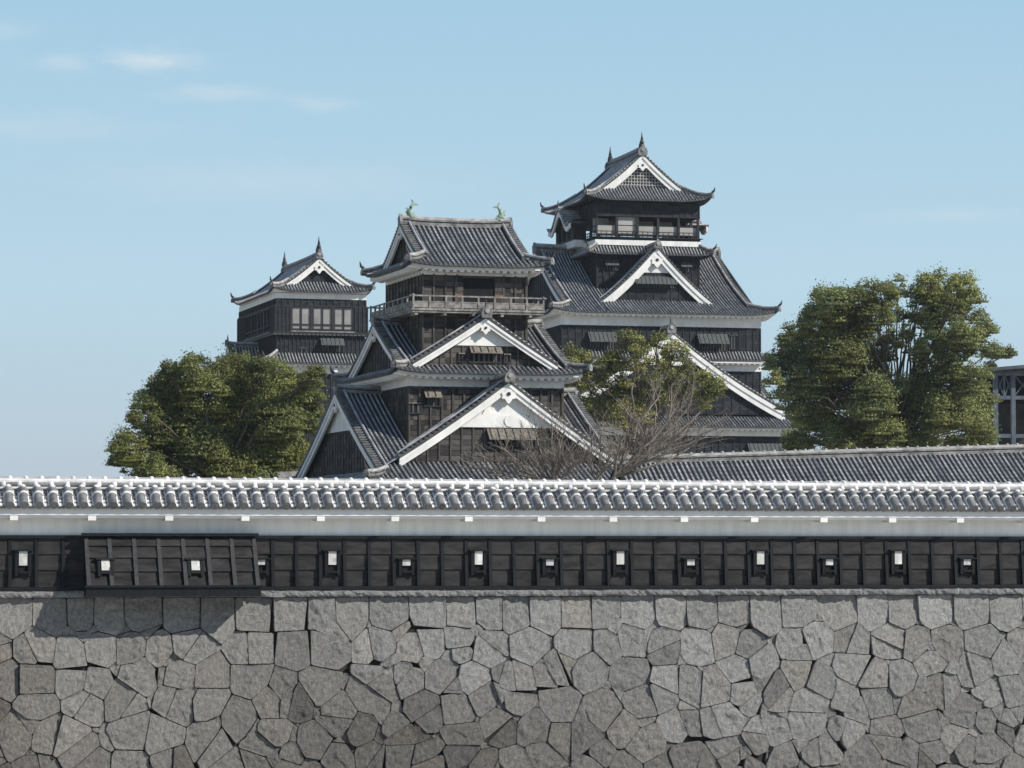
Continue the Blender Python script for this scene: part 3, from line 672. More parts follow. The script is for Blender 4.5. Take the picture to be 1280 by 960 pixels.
# ------------------------------------------------------------------ rampart of fitted stones
def clip(poly, a, b_, c):          # keep a*x+b*y<=c
    out = []
    for i in range(len(poly)):
        p, q = poly[i], poly[(i + 1) % len(poly)]; dp, dq = a * p[0] + b_ * p[1] - c, a * q[0] + b_ * q[1] - c
        if dp <= 0: out.append(p)
        if (dp < 0 < dq) or (dq < 0 < dp): t = dp / (dp - dq); out.append((p[0] + (q[0] - p[0]) * t, p[1] + (q[1] - p[1]) * t))
    return out
ZT, ZBOT = -.965, -6.9
rs = random.Random(5)
def varea(poly): return abs(sum(poly[k][0] * poly[(k + 1) % len(poly)][1] - poly[(k + 1) % len(poly)][0] * poly[k][1] for k in range(len(poly)))) / 2
def cells(seeds):
    P = np.array(seeds); res = []
    for i, (x, z) in enumerate(seeds):
        d2 = (P[:, 0] - x) ** 2 + (P[:, 1] - z) ** 2
        poly = [(x - 3, z - 3), (x + 3, z - 3), (x + 3, z + 3), (x - 3, z + 3)]
        for j in np.argsort(d2)[1:30]:
            dx, dz = P[j, 0] - x, P[j, 1] - z; D = math.sqrt(d2[j])
            poly = clip(poly, dx / D, dz / D, (x * dx + z * dz) / D + D / 2)
        res.append(poly)
    return res
def halves(poly):
    P = np.array(poly); c = P.mean(0); w, v = np.linalg.eigh(np.cov((P - c).T)); d = v[:, 1]; best = None
    for k in range(8):
        a = math.atan2(d[1], d[0]) + rs.gauss(0, .25); n = (math.cos(a), math.sin(a)); pr = P @ np.array(n)
        t = pr.min() + (pr.max() - pr.min()) * rs.uniform(.4, .6)
        A_, B_ = clip(poly, n[0], n[1], t), clip(poly, -n[0], -n[1], -t)
        sc_ = (len(A_) < 4) + (len(B_) < 4)
        if best is None or sc_ < best[0]: best = (sc_, A_, B_)
        if sc_ == 0: break
    return best[1], best[2]
def split(poly, target):
    if len(poly) < 3 or varea(poly) < target: return [poly]
    a, b_ = halves(poly)
    return split(a, rs.uniform(.34, .8)) + split(b_, rs.uniform(.34, .8))
def inset(poly, g):
    out = list(poly); A_ = sum(poly[k][0] * poly[(k + 1) % len(poly)][1] - poly[(k + 1) % len(poly)][0] * poly[k][1] for k in range(len(poly)))
    sg = 1 if A_ > 0 else -1
    for k in range(len(poly)):
        p, q = poly[k], poly[(k + 1) % len(poly)]; l = math.hypot(q[0] - p[0], q[1] - p[1])
        if l < 1e-6: continue
        nx_, nz_ = (q[1] - p[1]) / l * sg, -(q[0] - p[0]) / l * sg
        out = clip(out, nx_, nz_, nx_ * p[0] + nz_ * p[1] - g)
        if len(out) < 3: return None
    return out
allc = []; seeds = []; x = W0 - 1; first = 0
while x < W1 + 1:                   # the levelled top course
    w = rs.uniform(.45, .6) if rs.random() < .2 else rs.uniform(.66, 1.02); seeds.append((x + w / 2, ZT - .36 + rs.uniform(-.015, .015))); x += w
first = len(seeds); zz_ = ZT - 1.08; r_ = 0
while zz_ > ZBOT - 1.5:
    x = W0 - 1 + rs.uniform(0, .9); jz = .10 if r_ == 0 else .27
    while x < W1 + 1: seeds.append((x + rs.uniform(-.2, .2), zz_ + rs.uniform(-jz, jz))); x += rs.uniform(.5, 1.15)
    zz_ -= rs.uniform(.50, .72); r_ += 1
for ci_, poly in enumerate(cells(seeds)):
    poly = clip(clip(clip(clip(poly, 0, 1, ZT), 0, -1, -ZBOT), 1, 0, W1), -1, 0, -W0)
    if len(poly) < 3: continue
    for q in (split(poly, rs.uniform(.36, .75)) if ci_ >= first else [poly]):
        if len(q) < 3 or varea(q) < .006: continue
        allc.append(q)
spots = []                          # small stones wedged where three or four big ones meet
for q in allc:
    for p in q:
        if p[1] < ZT - .3 and not any((p[0] - v[0]) ** 2 + (p[1] - v[1]) ** 2 < .04 for v in spots[-160:]): spots.append(p)
chips = []; boxes = [(min(p[0] for p in q), max(p[0] for p in q), min(p[1] for p in q), max(p[1] for p in q)) for q in allc]
for vx, vz in spots:
    if rs.random() > .5: continue
    rho = rs.uniform(.045, .125); pts_ = []
    for i, q in enumerate(allc):
        b0 = boxes[i]
        if not (b0[0] - .03 < vx < b0[1] + .03 and b0[2] - .03 < vz < b0[3] + .03) or varea(q) < .1: continue
        if not any((p[0] - vx) ** 2 + (p[1] - vz) ** 2 < .0012 for p in q): continue
        cx_, cz_ = sum(p[0] for p in q) / len(q), sum(p[1] for p in q) / len(q); d_ = math.hypot(vx - cx_, vz - cz_); n0, n1 = (vx - cx_) / d_, (vz - cz_) / d_
        lim = n0 * vx + n1 * vz - rho * rs.uniform(.6, 1.2); nq = clip(q, n0, n1, lim)
        if len(nq) < 3: continue
        pts_ += [p for p in nq if abs(n0 * p[0] + n1 * p[1] - lim) < 1e-6]; allc[i] = nq
    if len(pts_) >= 5:
        pts_.sort(key=lambda p: math.atan2(p[1] - vz, p[0] - vx)); q = pts_
        P_ = sorted(set((round(p[0], 4), round(p[1], 4)) for p in q))      # convex outline of the gap
        def half(pp):
            h = []
            for p in pp:
                while len(h) > 1 and (h[-1][0] - h[-2][0]) * (p[1] - h[-2][1]) - (h[-1][1] - h[-2][1]) * (p[0] - h[-2][0]) <= 0: h.pop()
                h.append(p)
            return h
        hull = half(P_)[:-1] + half(P_[::-1])[:-1]
        if len(hull) >= 3: chips.append(hull)
allc += chips
allc = [inset(q, rs.uniform(.005, .012)) for q in allc]
def wall_y(z): return -.02 - (ZT - z) * .13
mb = MB()
for i, poly in enumerate(allc):
    if not poly: continue
    A = 0; cx_ = cz_ = 0
    if sum(poly[k][0] * poly[(k + 1) % len(poly)][1] - poly[(k + 1) % len(poly)][0] * poly[k][1] for k in range(len(poly))) < 0: poly = poly[::-1]
    for k in range(len(poly)):
        p, q = poly[k], poly[(k + 1) % len(poly)]; cr_ = p[0] * q[1] - q[0] * p[1]; A += cr_; cx_ += (p[0] + q[0]) * cr_; cz_ += (p[1] + q[1]) * cr_
    if abs(A) < .002: continue
    cx_ /= 3 * A; cz_ /= 3 * A; area = abs(A) / 2; small = area < .06
    # outline with rounded corners and a worn edge
    pts = []
    for k in range(len(poly)):
        p, q = Vector(poly[k]), Vector(poly[(k + 1) % len(poly)]); o = Vector(poly[k - 1])
        l1, l2 = (q - p).length, (o - p).length; rr = min(rs.uniform(.008, .05), l1 * .3, l2 * .3)
        if rr < .004: continue
        pts.append(p + (o - p).normalized() * rr); pts.append(p.lerp((pts[-1] + p + (q - p).normalized() * rr) / 2, .6)); pts.append(p + (q - p).normalized() * rr)
        m_ = int(l1 / .055)
        for t in range(1, m_): 
            tt = (rr + (l1 - 2 * rr) * t / m_) / l1; pts.append(p.lerp(q, tt))
    if len(pts) < 4: continue
    tl, tz, off = rs.uniform(-.08, .08), rs.uniform(-.09, .07), rs.uniform(-.028, .022) + (.025 if small else 0)
    tl, tz = (0, 0) if small else (tl, tz)
    bul = rs.uniform(.01, .03) * (0.5 if small else 1); sd_ = rs.uniform(0, 50)
    ks = [1.0, 1.0, .965, .9, .8, .7, .59, .47, .35, .22, .1] if not small else [1, 1, .9, .6, .2]
    V = []; n = len(pts)
    for rI, k in enumerate(ks):
        for p in pts:
            e = mnoise.noise(Vector((p.x * 9, p.y * 9, 3.1 + sd_))) * .022
            x = cx_ + (p.x - cx_) * (k - e); z = cz_ + (p.y - cz_) * (k - e)
            y = wall_y(z) + off + tl * (x - cx_) + tz * (z - cz_)
            if rI == 0: y = wall_y(z) + .12
            else:
                q = Vector((x * 2.3, z * 2.3, sd_)); dsp = mnoise.noise(q) * .035 + mnoise.ridged_multi_fractal(Vector((x * 3.4 + z, z * 3.8 - x * .8, sd_)), .9, 2.1, 3, 1.0, 2.0) * -.026 + mnoise.noise(Vector((x * 10, z * 10, sd_))) * .026
                dsp = max(-.045, min(.07, dsp)); y -= bul * (1 - k ** 4) * 1.0 + dsp * (.25 + .75 * min(1, (1 - k) * 5)) 
            V.append((x, y, z))
    Q = [(r_ * n + j, r_ * n + (j + 1) % n, (r_ + 1) * n + (j + 1) % n, (r_ + 1) * n + j) for r_ in range(len(ks) - 1) for j in range(n)]
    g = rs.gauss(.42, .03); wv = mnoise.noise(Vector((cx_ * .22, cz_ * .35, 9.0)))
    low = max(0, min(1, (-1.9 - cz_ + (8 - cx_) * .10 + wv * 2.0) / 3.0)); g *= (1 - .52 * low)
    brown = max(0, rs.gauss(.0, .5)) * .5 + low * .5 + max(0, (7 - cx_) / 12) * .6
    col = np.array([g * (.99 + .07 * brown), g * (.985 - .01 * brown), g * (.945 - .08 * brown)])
    if rs.random() < .012: col = col * np.array([1.05, 1.01, .92])
    if rs.random() < .07: col *= rs.uniform(.65, .85)
    if rs.random() < .05: col *= rs.uniform(1.1, 1.22)
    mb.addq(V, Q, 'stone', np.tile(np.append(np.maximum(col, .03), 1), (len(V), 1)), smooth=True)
    mb.poly(V[-n:], 'stone'); mb.T[-1] = np.tile(np.append(col, 1), (n, 1))
mb.addq([(W0, wall_y(ZT) + .115, ZT), (W1, wall_y(ZT) + .115, ZT), (W1, wall_y(ZBOT) + .115, ZBOT), (W0, wall_y(ZBOT) + .115, ZBOT)], [(0, 3, 2, 1)], 'stone', np.tile([.07, .066, .06, 1], (4, 1)))
mb.box(W0, W1, .12, 1.2, ZBOT, ZT, 'foundation')
ramp = mb.build('stone_rampart', tone=True); ramp.location = (WX, WY, 0)
tag(ramp, 'rampart of rough fitted grey stones with pale coping course under the black boarded wall', 'stone wall')
mb = MB(); x = W0       # pale coping course
while x < W1:
    L_ = rs.uniform(2.2, 4.2); xe = min(x + L_, W1); nx = max(4, int((xe - x) / .06)); sd_ = rs.uniform(0, 90)
    prof = [(.0, -.812), (-.10, -.812), (-.135, -.83), (-.15, -.87), (-.145, -.92), (-.12, -.962), (.0, -.964)]
    V = []
    for i in range(nx + 1):
        xx = x + .006 + (xe - x - .012) * i / nx
        for j, (yy, z_) in enumerate(prof):
            d_ = 0 if j in (0, 6) else mnoise.noise(Vector((xx * 6, z_ * 9, sd_))) * .035 + mnoise.noise(Vector((xx * 17, z_ * 25, sd_))) * .022
            V.append((xx, yy + d_, z_ + (0 if j in (0, 1, 6) else d_ * .3)))
    k = len(prof); g = rs.uniform(.36, .43)
    mb.addq(V, [(i * k + j, i * k + j + 1, (i + 1) * k + j + 1, (i + 1) * k + j) for i in range(nx) for j in range(k - 1)], 'stone', np.tile([g, g * 1.0, g * .98, 1], (len(V), 1)))
    x = xe
mb.build('coping_course', ramp, tone=True)

# ------------------------------------------------------------------ the near turret (brown boarded, three roofs)
def frame_at(px, py, d): p = at_dist(px, py, d); return p.x, p.y
gx, gy = frame_at(527.5, 342, 165)
tur = empty('castle_turret', (gx, gy, 0), R(3.2))
tag(tur, 'brown boarded castle turret with a balcony and green bronze fish on its top ridge', 'turret')
BB, BT = 'brown_boards', 'brown_batten'
stone_base(tur, -3.7, 10.2, -5.3, 14.3, -2.5, 0.9, 1.5)
body(tur, -3.5, 10.0, -5.1, 14.1, 0.9, 3.5, BB, BT)
# first roof
st1 = dict(board=BB, batten=BT, zwhite=7.25, bw=.5, orn=.6)
st1l = dict(board=BB, batten=BT, zwhite=6.6, bw=.48, orn=.45)
r1 = hipgable(tur, -4.6, 11.1, -6.2, 15.2, 3.62, 5.08, .16, 'X', 1.4, 1.1, st1l, period=.27, r=.07, tile=.31, ov=.5, lift_k=.3)
F0 = Fr(0, 0, 0)
st1c = dict(board=BB, batten=BT, zwhite=6.55, bw=.46, orn=.55, shutters=[(-1.05, 1.55, 6.45, .55, .5, .9)])
d1 = dormer(tur, F0, 3.62, -4.1, 5.95, 4.93, 8.98, .1, 7.0, st1c)
# plaster relief on the big front gable (a low wave)
mb = MB(); out = [(-2.9, 6.56), (-2.75, 6.72), (-1.9, 7.0), (-1.35, 7.25), (-1.2, 7.55), (-1.0, 7.5), (-.85, 7.3), (-.55, 7.34), (-.3, 7.18), (.05, 7.2), (.3, 7.32), (.55, 7.1), (.9, 6.9), (1.1, 6.72), (1.35, 6.7), (1.5, 6.56)]
mb.prism([(3.62 + a, -3.76, z) for a, z in out][::-1], (0, .09, 0), 'plaster'); mb.tube([(3.77, -3.80, 6.9), (3.77, -3.7, 6.9)], .3, 'plaster', 14); mb.build('plaster_relief', d1)
# second storey and roof
body(tur, -1.05, 7.6, -1.1, 10.0, 4.5, 8.85, BB, BT)
band(tur, -1.11, 7.66, -1.16, 10.06, 8.82, 9.42)
shutter(tur, F0, -.15, .65, -1.1, 8.55, .35, .35, .75, board=BB); shutter(tur, F0, -1.0, -.4, -1.1, 7.9, .02, .03, .5, board=BB)
st2 = dict(board=BB, batten=BT, bw=.4, orn=.38)
r2 = hipgable(tur, -2.05, 8.7, -2.1, 11.0, 9.55, 2.95, .2, 'X', .95, 1.0, st2, period=.27, r=.07, tile=.31, ov=.45)
st2c = dict(board=BB, batten=BT, bw=.37, orn=.38, zwhite=11.05, shutters=[(-.75, .9, 10.95, .33, .35, .75), (-1.35, -1.1, 10.6, .02, .03, .4), (1.2, 1.45, 10.6, .02, .03, .4)])
dormer(tur, F0, 3.15, -1.45, 4.05, 10.03, 12.58, .06, 4.4, st2c)
# third storey, balcony, top roof
body(tur, 0, 5.9, 0, 7.4, 9.5, 12.9, BB, BT, step=.65)
body(tur, 0, 5.9, 0, 7.4, 12.95, 14.95, BB, BT, step=.65, skip=((2.2, 4.1),))
band(tur, -.05, 5.95, -.05, 7.45, 14.9, 15.12, 'plaster')
mb = MB(); mb.box(2.3, 4.05, -.02, -.006, 12.98, 14.8, 'inside_shade'); mb.box(2.25, 4.1, -.08, -.006, 14.78, 14.86, BT); mb.build('doorway', tur)  # dark panel stands in for the unlit room behind the door
for a, b_ in ((1.82, 2.28), (4.07, 4.53)):
    mb = MB(); mb.box(a, b_, -.09, -.02, 12.98, 14.78, BB); mb.box(a, a + .06, -.10, -.088, 12.98, 13.9, 'door_wood'); mb.box(a, b_, -.105, -.088, 13.78, 13.88, 'door_wood'); mb.build('door', tur)
mb = MB(); o = .74
mb.box(-o, 5.9 + o, -o, 7.4 + o, 12.80, 12.92, 'grey_timber'); mb.box(-o - .06, 5.96 + o, -o - .06, 7.46 + o, 12.92, 13.03, 'grey_timber')
for u in np.arange(-.5, 6.6, 1.6): mb.box(u - .08, u + .08, -o + .03, .2, 12.66, 12.80, 'grey_timber')
bal = mb.build('balcony', tur)
for F, L, D in frames(-o, 5.9 + o, -o, 7.4 + o):
    mb = MB(); mb.box(-.15, L + .15, -.03, .05, 13.66, 13.74, 'grey_timber', F); mb.box(.0, L, .0, .03, 13.08, 13.36, 'grey_timber', F); mb.box(0, L, -.02, .04, 13.36, 13.41, 'grey_timber', F); mb.build('railing', bal)
    n = 8 if L < 8 else 9
    for i in range(n):
        u = .06 + (L - .12) * i / n; mb = MB(); mb.box(u - .05, u + .05, -.04, .05, 13.03, 13.66 if i else 13.80, 'grey_timber', F); mb.build('rail_post', bal)
st3 = dict(board=BB, batten=BT, bw=.36, orn=.3)
r3 = hipgable(tur, -1.0, 6.9, -1.0, 8.4, 15.38, 2.62, .2, 'X', 1.15, 1.0, st3, period=.27, r=.07, tile=.31, ov=.4, lift_k=.22, ridge=(.4, .42))
fish(r3, Fr(.42, 3.7, 0).__call__ and (lambda u, v, z: (.42 + u, 3.7 + v, 18.36 + z)), False, .68, 'bronze')
fish(r3, (lambda u, v, z: (5.48 + u, 3.7 + v, 18.36 + z)), True, .68, 'bronze')

# ------------------------------------------------------------------ the great keep
gx, gy = frame_at(702, 405, 290)
keep = empty('castle_keep', (gx, gy, 0), 0)
tag(keep, 'tall black boarded great keep with white plaster bands, highest tower, with stacked grey roofs', 'castle keep')
KB, KT = 'black_boards', 'black_batten'
KP = dict(period=.315, r=.09, tile=None, sc=1.35)
stone_base(keep, -2.6, 22.4, -3.4, 27.4, -1, 7.5, 2.5)
body(keep, -2.5, 22.3, -3.3, 27.3, 7.5, 10.95, KB, KT, step=.7)
band(keep, -2.58, 22.38, -3.38, 27.38, 10.93, 11.62)
shutter(keep, F0, 17.3, 20.6, -3.3, 10.2, .9, .8, 1.5); shutter(keep, F0, 6.3, 9.6, -3.3, 10.2, .9, .8, 1.5)
stk = dict(board=KB, batten=KT, bw=.5, orn=.5)
hipgable(keep, -3.7, 23.5, -4.5, 28.5, 11.75, 8.2, .18, 'X', 2.6, 1.2, stk, ov=.6, lift_k=.4, lift_r=3.5, ridge=(.55, .7), dent=.55, **KP)
stc1 = dict(board=KB, batten=KT, bw=.74, orn=.6, zwhite=17.6, shutters=[(-2.0, 2.0, 16.6, .9, .8, 1.5)])
dormer(keep, F0, 9.95, -2.7, 11.8, 13.2, 20.75, .26, 3.6, stc1, ridge=(.55, .7), **KP)
body(keep, 0, 19.75, 0, 24, 11, 17.28, KB, KT, step=.7)
band(keep, -.06, 19.8, -.06, 24.05, 17.25, 17.95)
# pent roof across the front
mb = MB(); slope(mb, Fr(-.1, -.95, 0), 20.0, lambda s_: .95, curve(18.28, .8, .95, 0), lambda s_, t: np.zeros(np.broadcast(s_, t).shape), .315, .09, None, rows=3)
pr_ = mb.build('pent_roof', keep); mb = MB(); mb.box(-.1, 19.9, -.86, -.07, 17.98, 18.17, 'plaster')
for u in np.arange(.2, 19.8, .55): mb.box(u - .14, u + .14, -.8, -.07, 17.88, 17.99, 'plaster')
mb.build('eaves', pr_)
body(keep, 0, 19.75, 0, 24, 18.0, 21.45, KB, KT, step=.7)
band(keep, -.06, 19.81, -.06, 24.06, 21.43, 22.45)
for a, b_ in ((2.6, 5.2), (13.4, 16.3)): shutter(keep, F0, a, b_, 0, 20.75, .95, .85, 1.5)
shutter(keep, F0, 16.6, 17.4, 0, 20.7, .02, .04, 1.3)
hipgable(keep, -1.25, 21.1, -1.25, 25.25, 22.62, 6.9, .3, 'X', 2.3, 1.2, stk, ov=.6, lift_k=.45, lift_r=3.2, ridge=(.55, .7), dent=.55, **KP)
stc3 = dict(board=KB, batten=KT, bw=.70, orn=.6, zwhite=26.75, shutters=[(-2.1, 1.9, 26.35, .75, .6, 1.0)])
dormer(keep, F0, 9.95, 1.7, 5.6, 23.85, 29.15, .22, 4.5, stc3, ridge=(.5, .6), **KP)
# fourth level
body(keep, 4.8, 15.2, 5, 19, 24, 28.75, KB, KT, step=.7)
F4 = Fr(0, 5, 0)
for a, b_ in ((5.7, 6.9), (13.3, 14.3)): shutter(keep, F4, a, b_, 0, 28.1, .5, .4, .9)
skirt(keep, 3.75, 16.25, 3.95, 20.05, 28.72, .9, 1.1, 1.0, period=.315, r=.09, sc=1.3, dent=0, hf=.05, eave_mat='black_batten')
# top storey: open gallery
band(keep, 4.66, 15.34, 4.86, 19.14, 29.62, 30.12)
mb = MB(); mb.box(4.72, 15.28, 4.92, 19.08, 30.12, 30.36, KT); mb.box(4.5, 15.5, 4.7, 19.3, 30.36, 30.42, KT); mb.build('gallery_floor', keep)
mb = MB()
mb.box(4.78, 15.22, 4.98, 19.02, 32.5, 33.85, KB)
for F, L, D in frames(4.78, 15.22, 4.98, 19.02):
    for u in np.linspace(0, L, 17 if L < 12 else 22): mb.box(max(u - .05, 0), min(u + .05, L), -.05, -.003, 32.5, 33.7, KT, F)
    mb.box(-.06, L + .06, -.06, .1, 32.42, 32.5, KT, F)
mb.build('frieze', keep)
for F, L, D in frames(4.8, 15.2, 5, 19):
    n = 5 if L < 12 else 6
    for i in range(n):
        u = L * i / n; mb = MB(); mb.box(u if i == 0 else u - .12, u + .14 if i == 0 else u + .12, 0, .24, 30.42, 32.42, KT, F); mb.build('gallery_post', keep)
    mb = MB(); mb.box(.14, L - .1, -.05, .02, 30.92, 31.0, KT, F); mb.box(.14, L - .1, -.05, .02, 30.64, 30.70, KT, F); mb.box(.1, L - .1, .22, .28, 31.55, 31.62, KT, F)
    for u in np.arange(.5, L - .3, .52): mb.box(u - .03, u + .03, -.04, .01, 30.42, 30.92, KT, F)
    mb.build('railing', keep)
for u0, u1, z0, z1 in ((4.98, 6.76, 30.75, 31.55), (7.0, 8.85, 30.80, 31.53), (7.0, 8.85, 31.62, 32.40), (9.1, 10.93, 30.75, 31.55), (11.18, 13.0, 30.75, 31.55), (13.25, 15.0, 30.75, 31.5)):
    mb = MB(); mb.box(u0, u1, 5.24, 5.27, z0, z1, 'blind'); mb.build('window_pane', keep)
mb = MB()      # the room inside
mb.box(6.2, 13.9, 9.0, 9.2, 30.95, 32.42, 'blind'); mb.box(5.05, 6.6, 7.0, 7.15, 30.95, 32.42, 'blind')
for u in np.arange(6.2, 14.0, 1.9): mb.box(u - .14, u + .14, 9.0, 9.25, 30.42, 32.42, 'brown_wall')
mb.build('inner_wall', keep)
stt = dict(board=KB, batten=KT, bw=.62, orn=.45, lattice=True)
rt = hipgable(keep, 3.5, 16.1, 3.95, 20.05, 33.98, 4.75, .36, 'Y', 2.65, 1.05, stt, ov=.55, lift_k=.42, lift_r=3.0, ridge=(.5, .75), dent=0, hf=.06, eave_mat='black_batten', **KP)
fish(rt, (lambda u, v, z: (9.8 + v, 6.35 + u, 39.35 + z)), False, 1.0, 'tile_dark', slim=True)
fish(rt, (lambda u, v, z: (9.8 + v, 17.6 + u, 39.35 + z)), True, 1.0, 'tile_dark', slim=True)
# curved karahafu bays on both sides of the top storey
def karahafu(F, name='side_bay'):
    """bay facing out of frame F: u along the wall (centre 0), v inwards, wall at v=1.1"""
    mb = MB(); mb.box(-3.4, 3.4, .05, 1.2, 29.75, 30.45, 'plaster', F); mb.box(-3.5, -2.9, 0, 1.2, 30.45, 31.9, KB, F); mb.box(2.9, 3.5, 0, 1.2, 30.45, 31.9, KB, F)
    mb.box(-2.9, 2.9, .5, .6, 30.45, 32.4, 'inside_shade', F); mb.box(-3.5, 3.5, -.04, .1, 30.45, 30.62, KT, F)
    for u in (-2.9, -1.2, .6, 2.4): mb.box(u - .1, u + .1, 0, .15, 30.6, 32.3, 'shutter_grey', F)
    mb.box(-3.3, 3.3, .2, 1.2, 31.9, 32.5, KB, F)
    by_ = mb.build(name, keep)
    def kz(a): a = abs(a); return 31.75 + 1.75 * (0.5 + .5 * math.cos(min(a / 3.1, 1) * math.pi)) - (max(0, a - 3.1) * -.25 if a > 3.1 else 0)
    A = np.linspace(-4.1, 4.1, 33); mb = MB()
    for i in range(32):
        za, zb_ = kz(A[i]), kz(A[i + 1])
        mb.hexa([F(A[i], -.75, za), F(A[i + 1], -.75, zb_), F(A[i + 1], 1.6, zb_), F(A[i], 1.6, za), F(A[i], -.75, za + .14), F(A[i + 1], -.75, zb_ + .14), F(A[i + 1], 1.6, zb_ + .14), F(A[i], 1.6, za + .14)], 'tile_dark')
        mb.tube([F(A[i], -.78, za + .16), F(A[i], 1.6, za + .16)], .10, 'tile_round', 6)
    sweep(mb, [F(0, -.7, 33.6), F(0, 1.6, 33.6)], .45, .45); upturn(mb, F(0, -.7, 34.0), (0, 0, 1), .5)
    mb.build('bay_roof', by_)
    mb = MB()
    for i in range(32):
        za, zb_ = kz(A[i]), kz(A[i + 1]); w = .5
        mb.hexa([F(A[i], -.66, za - w), F(A[i + 1], -.66, zb_ - w), F(A[i + 1], -.5, zb_ - w), F(A[i], -.5, za - w), F(A[i], -.66, za - .004), F(A[i + 1], -.66, zb_ - .004), F(A[i + 1], -.5, zb_ - .004), F(A[i], -.5, za - .004)], 'plaster')
    mb.build('bargeboard', by_)
karahafu(Fr(3.6, 12.2, 270)); karahafu(Fr(16.4, 12.2, 90))

# ------------------------------------------------------------------ the small keep
gx, gy = frame_at(346, 373, 300)
sk = empty('castle_keep', (gx, gy, 0), R(2.2))
tag(sk, 'smaller black keep rising behind the left tree, with wide windows under a single gabled roof', 'castle keep')
stone_base(sk, -2.5, 12, -2.5, 21, -1, 9, 3)
body(sk, -.6, 10.2, -.6, 19, 9, 17.4, KB, KT, step=.55); band(sk, -.66, 10.26, -.66, 19.06, 17.38, 18.1)
mb = MB()
for u in (5.5, 8.6): mb = MB(); mb.box(u, u + .35, -1.15, -.67, 17.55, 17.95, 'plaster'); mb.build('bracket', sk)
skirt(sk, -1.5, 11.1, -1.6, 20.0, 18.35, 1.0, 1.5, .9, period=.315, r=.09, sc=1.3, dent=.55)
body(sk, 0, 8.8, 0, 18.2, 18.2, 21.3, KB, KT, step=.42)
shutter(sk, F0, 4.4, 6.6, 0, 20.95, .75, .6, 1.25)
shutter(sk, F0, 2.3, 2.8, 0, 19.9, .02, .03, .45)
# left lower roof wing with its gable
FW = Fr(-1.5, 17, 270)
dormer(sk, FW, 8.0, -1.6, 5.2, 16.6, 20.6, .2, 3.5, stk, name='wing_roof', **KP)
# window storey, slightly overhanging
mb = MB()
mb.box(-.3, 9.1, -.3, 18.5, 21.3, 21.55, KT)
for F, L, D in frames(-.3, 9.1, -.3, 18.5):
    for u in np.arange(.1, L, .42): mb.box(u - .16, u + .16, -.10, .1, 21.18, 21.3, 'shutter_grey', F)
mb.box(-.26, 9.06, -.26, 18.46, 24.0, 24.12, KT); mb.build('sill_beam', sk)
mb = MB(); mb.box(.4, 8.4, .4, 17.8, 21.55, 24.0, 'inside_shade'); mb.build('inner_wall', sk)
for x0_, x1_, y0_, y1_ in ((-.26, 1.35, -.26, .4), (7.75, 9.06, -.26, .4), (-.26, .4, 14.8, 18.46), (7.75, 9.06, 17, 18.46), (-.26, .35, .41, 1.9)):
    body(sk, x0_, x1_, y0_, y1_, 21.55, 24.0, KB, KT, step=.42, name='corner_panel')
def gallery(F, L, nb):
    for i in range(nb):
        a, b_ = L * i / nb, L * (i + 1) / nb; mb = MB()
        mb.box(a, a + .17, -.02, .2, 21.55, 24.0, KT, F); mb.box(b_ - .17, b_, -.02, .2, 21.55, 24.0, KT, F); mb.box((a + b_) / 2 - .05, (a + b_) / 2 + .05, .0, .12, 21.55, 24.0, KT, F)
        mb.box(a + .11, b_ - .11, -.0, .1, 22.2, 22.3, KT, F); mb.box(a + .11, b_ - .11, 0, .1, 21.75, 21.83, KT, F); mb.box(a + .11, b_ - .11, .01, .15, 23.88, 24.0, KT, F)
        w = mb.build('window', sk); mb = MB(); mb.box(a + .11, b_ - .11, .13, .15, 21.6, 23.9, 'blind_dark' if L < 8 else 'glass_pane', F); mb.build('pane', w)
    mb = MB(); mb.box(0, L, -.12, -.03, 21.5, 21.6, 'grey_timber', F); mb.build('window_sill', sk)
gallery(Fr(1.36, -.22, 0), 6.38, 3); gallery(Fr(-.22, 14.7, 270), 12.7, 4)
mb = MB(); mb.box(-.1, 8.9, -.1, 18.3, 24.12, 24.76, KB)
for F, L, D in frames(-.1, 8.9, -.1, 18.3):
    for u in np.linspace(0, L, 15 if L < 10 else 30): mb.box(max(u - .05, 0), min(u + .05, L), -.08, -.003, 24.12, 24.74, KT, F)
mb.build('frieze', sk)
band(sk, -.13, 8.93, -.13, 18.33, 24.76, 25.3)
sts = dict(board=KB, batten=KT, bw=.5, orn=.5)
rs_ = hipgable(sk, -.6, 9.4, -.75, 18.7, 25.42, 3.5, .36, 'Y', 1.95, .55, sts, ov=.5, lift_k=.45, lift_r=3.0, ridge=(.5, .6), dent=0, hf=.06, **KP)
fish(rs_, (lambda u, v, z: (4.4 + v, 1.0 + u, 29.5 + z)), False, 1.0, 'tile_dark', slim=True)
fish(rs_, (lambda u, v, z: (4.4 + v, 17.2 + u, 29.5 + z)), True, 1.0, 'tile_dark', slim=True)

# ------------------------------------------------------------------ long gallery building on the right, only its roof shows over the wall
a = at_dist(770, 578, 152); b_ = at_dist(1300, 563, 158)
ang = math.atan2(b_.y - a.y, b_.x - a.x); rise = (b_.z - a.z) / math.hypot(b_.x - a.x, b_.y - a.y)
gal = empty('gallery_building', (a.x, a.y, a.z), ang)
tag(gal, 'long low gallery building with dark ribbed tile roof running right from the turret', 'building')
LG = 34.0; mb = MB(); G0 = 0.0
zf = curve(-2.9, 2.9, 4.6, .1)
lf = lambda s_, t: (s_ + G0) * rise + 0 * t
for F, sg in ((Fr(G0, -4.6, 0), 1), (Fr(G0 + LG, 4.6, 180), -1)):
    slope(mb, F, LG, lambda s_: 4.6, zf, lf if sg > 0 else (lambda s_, t: (LG - s_ + G0) * rise + 0 * t), .262, .07, .3)
gr = mb.build('roof', gal); mb = MB()
sweep(mb, [(G0, 0, G0 * rise), (G0 + LG, 0, (G0 + LG) * rise)], .36, .34)
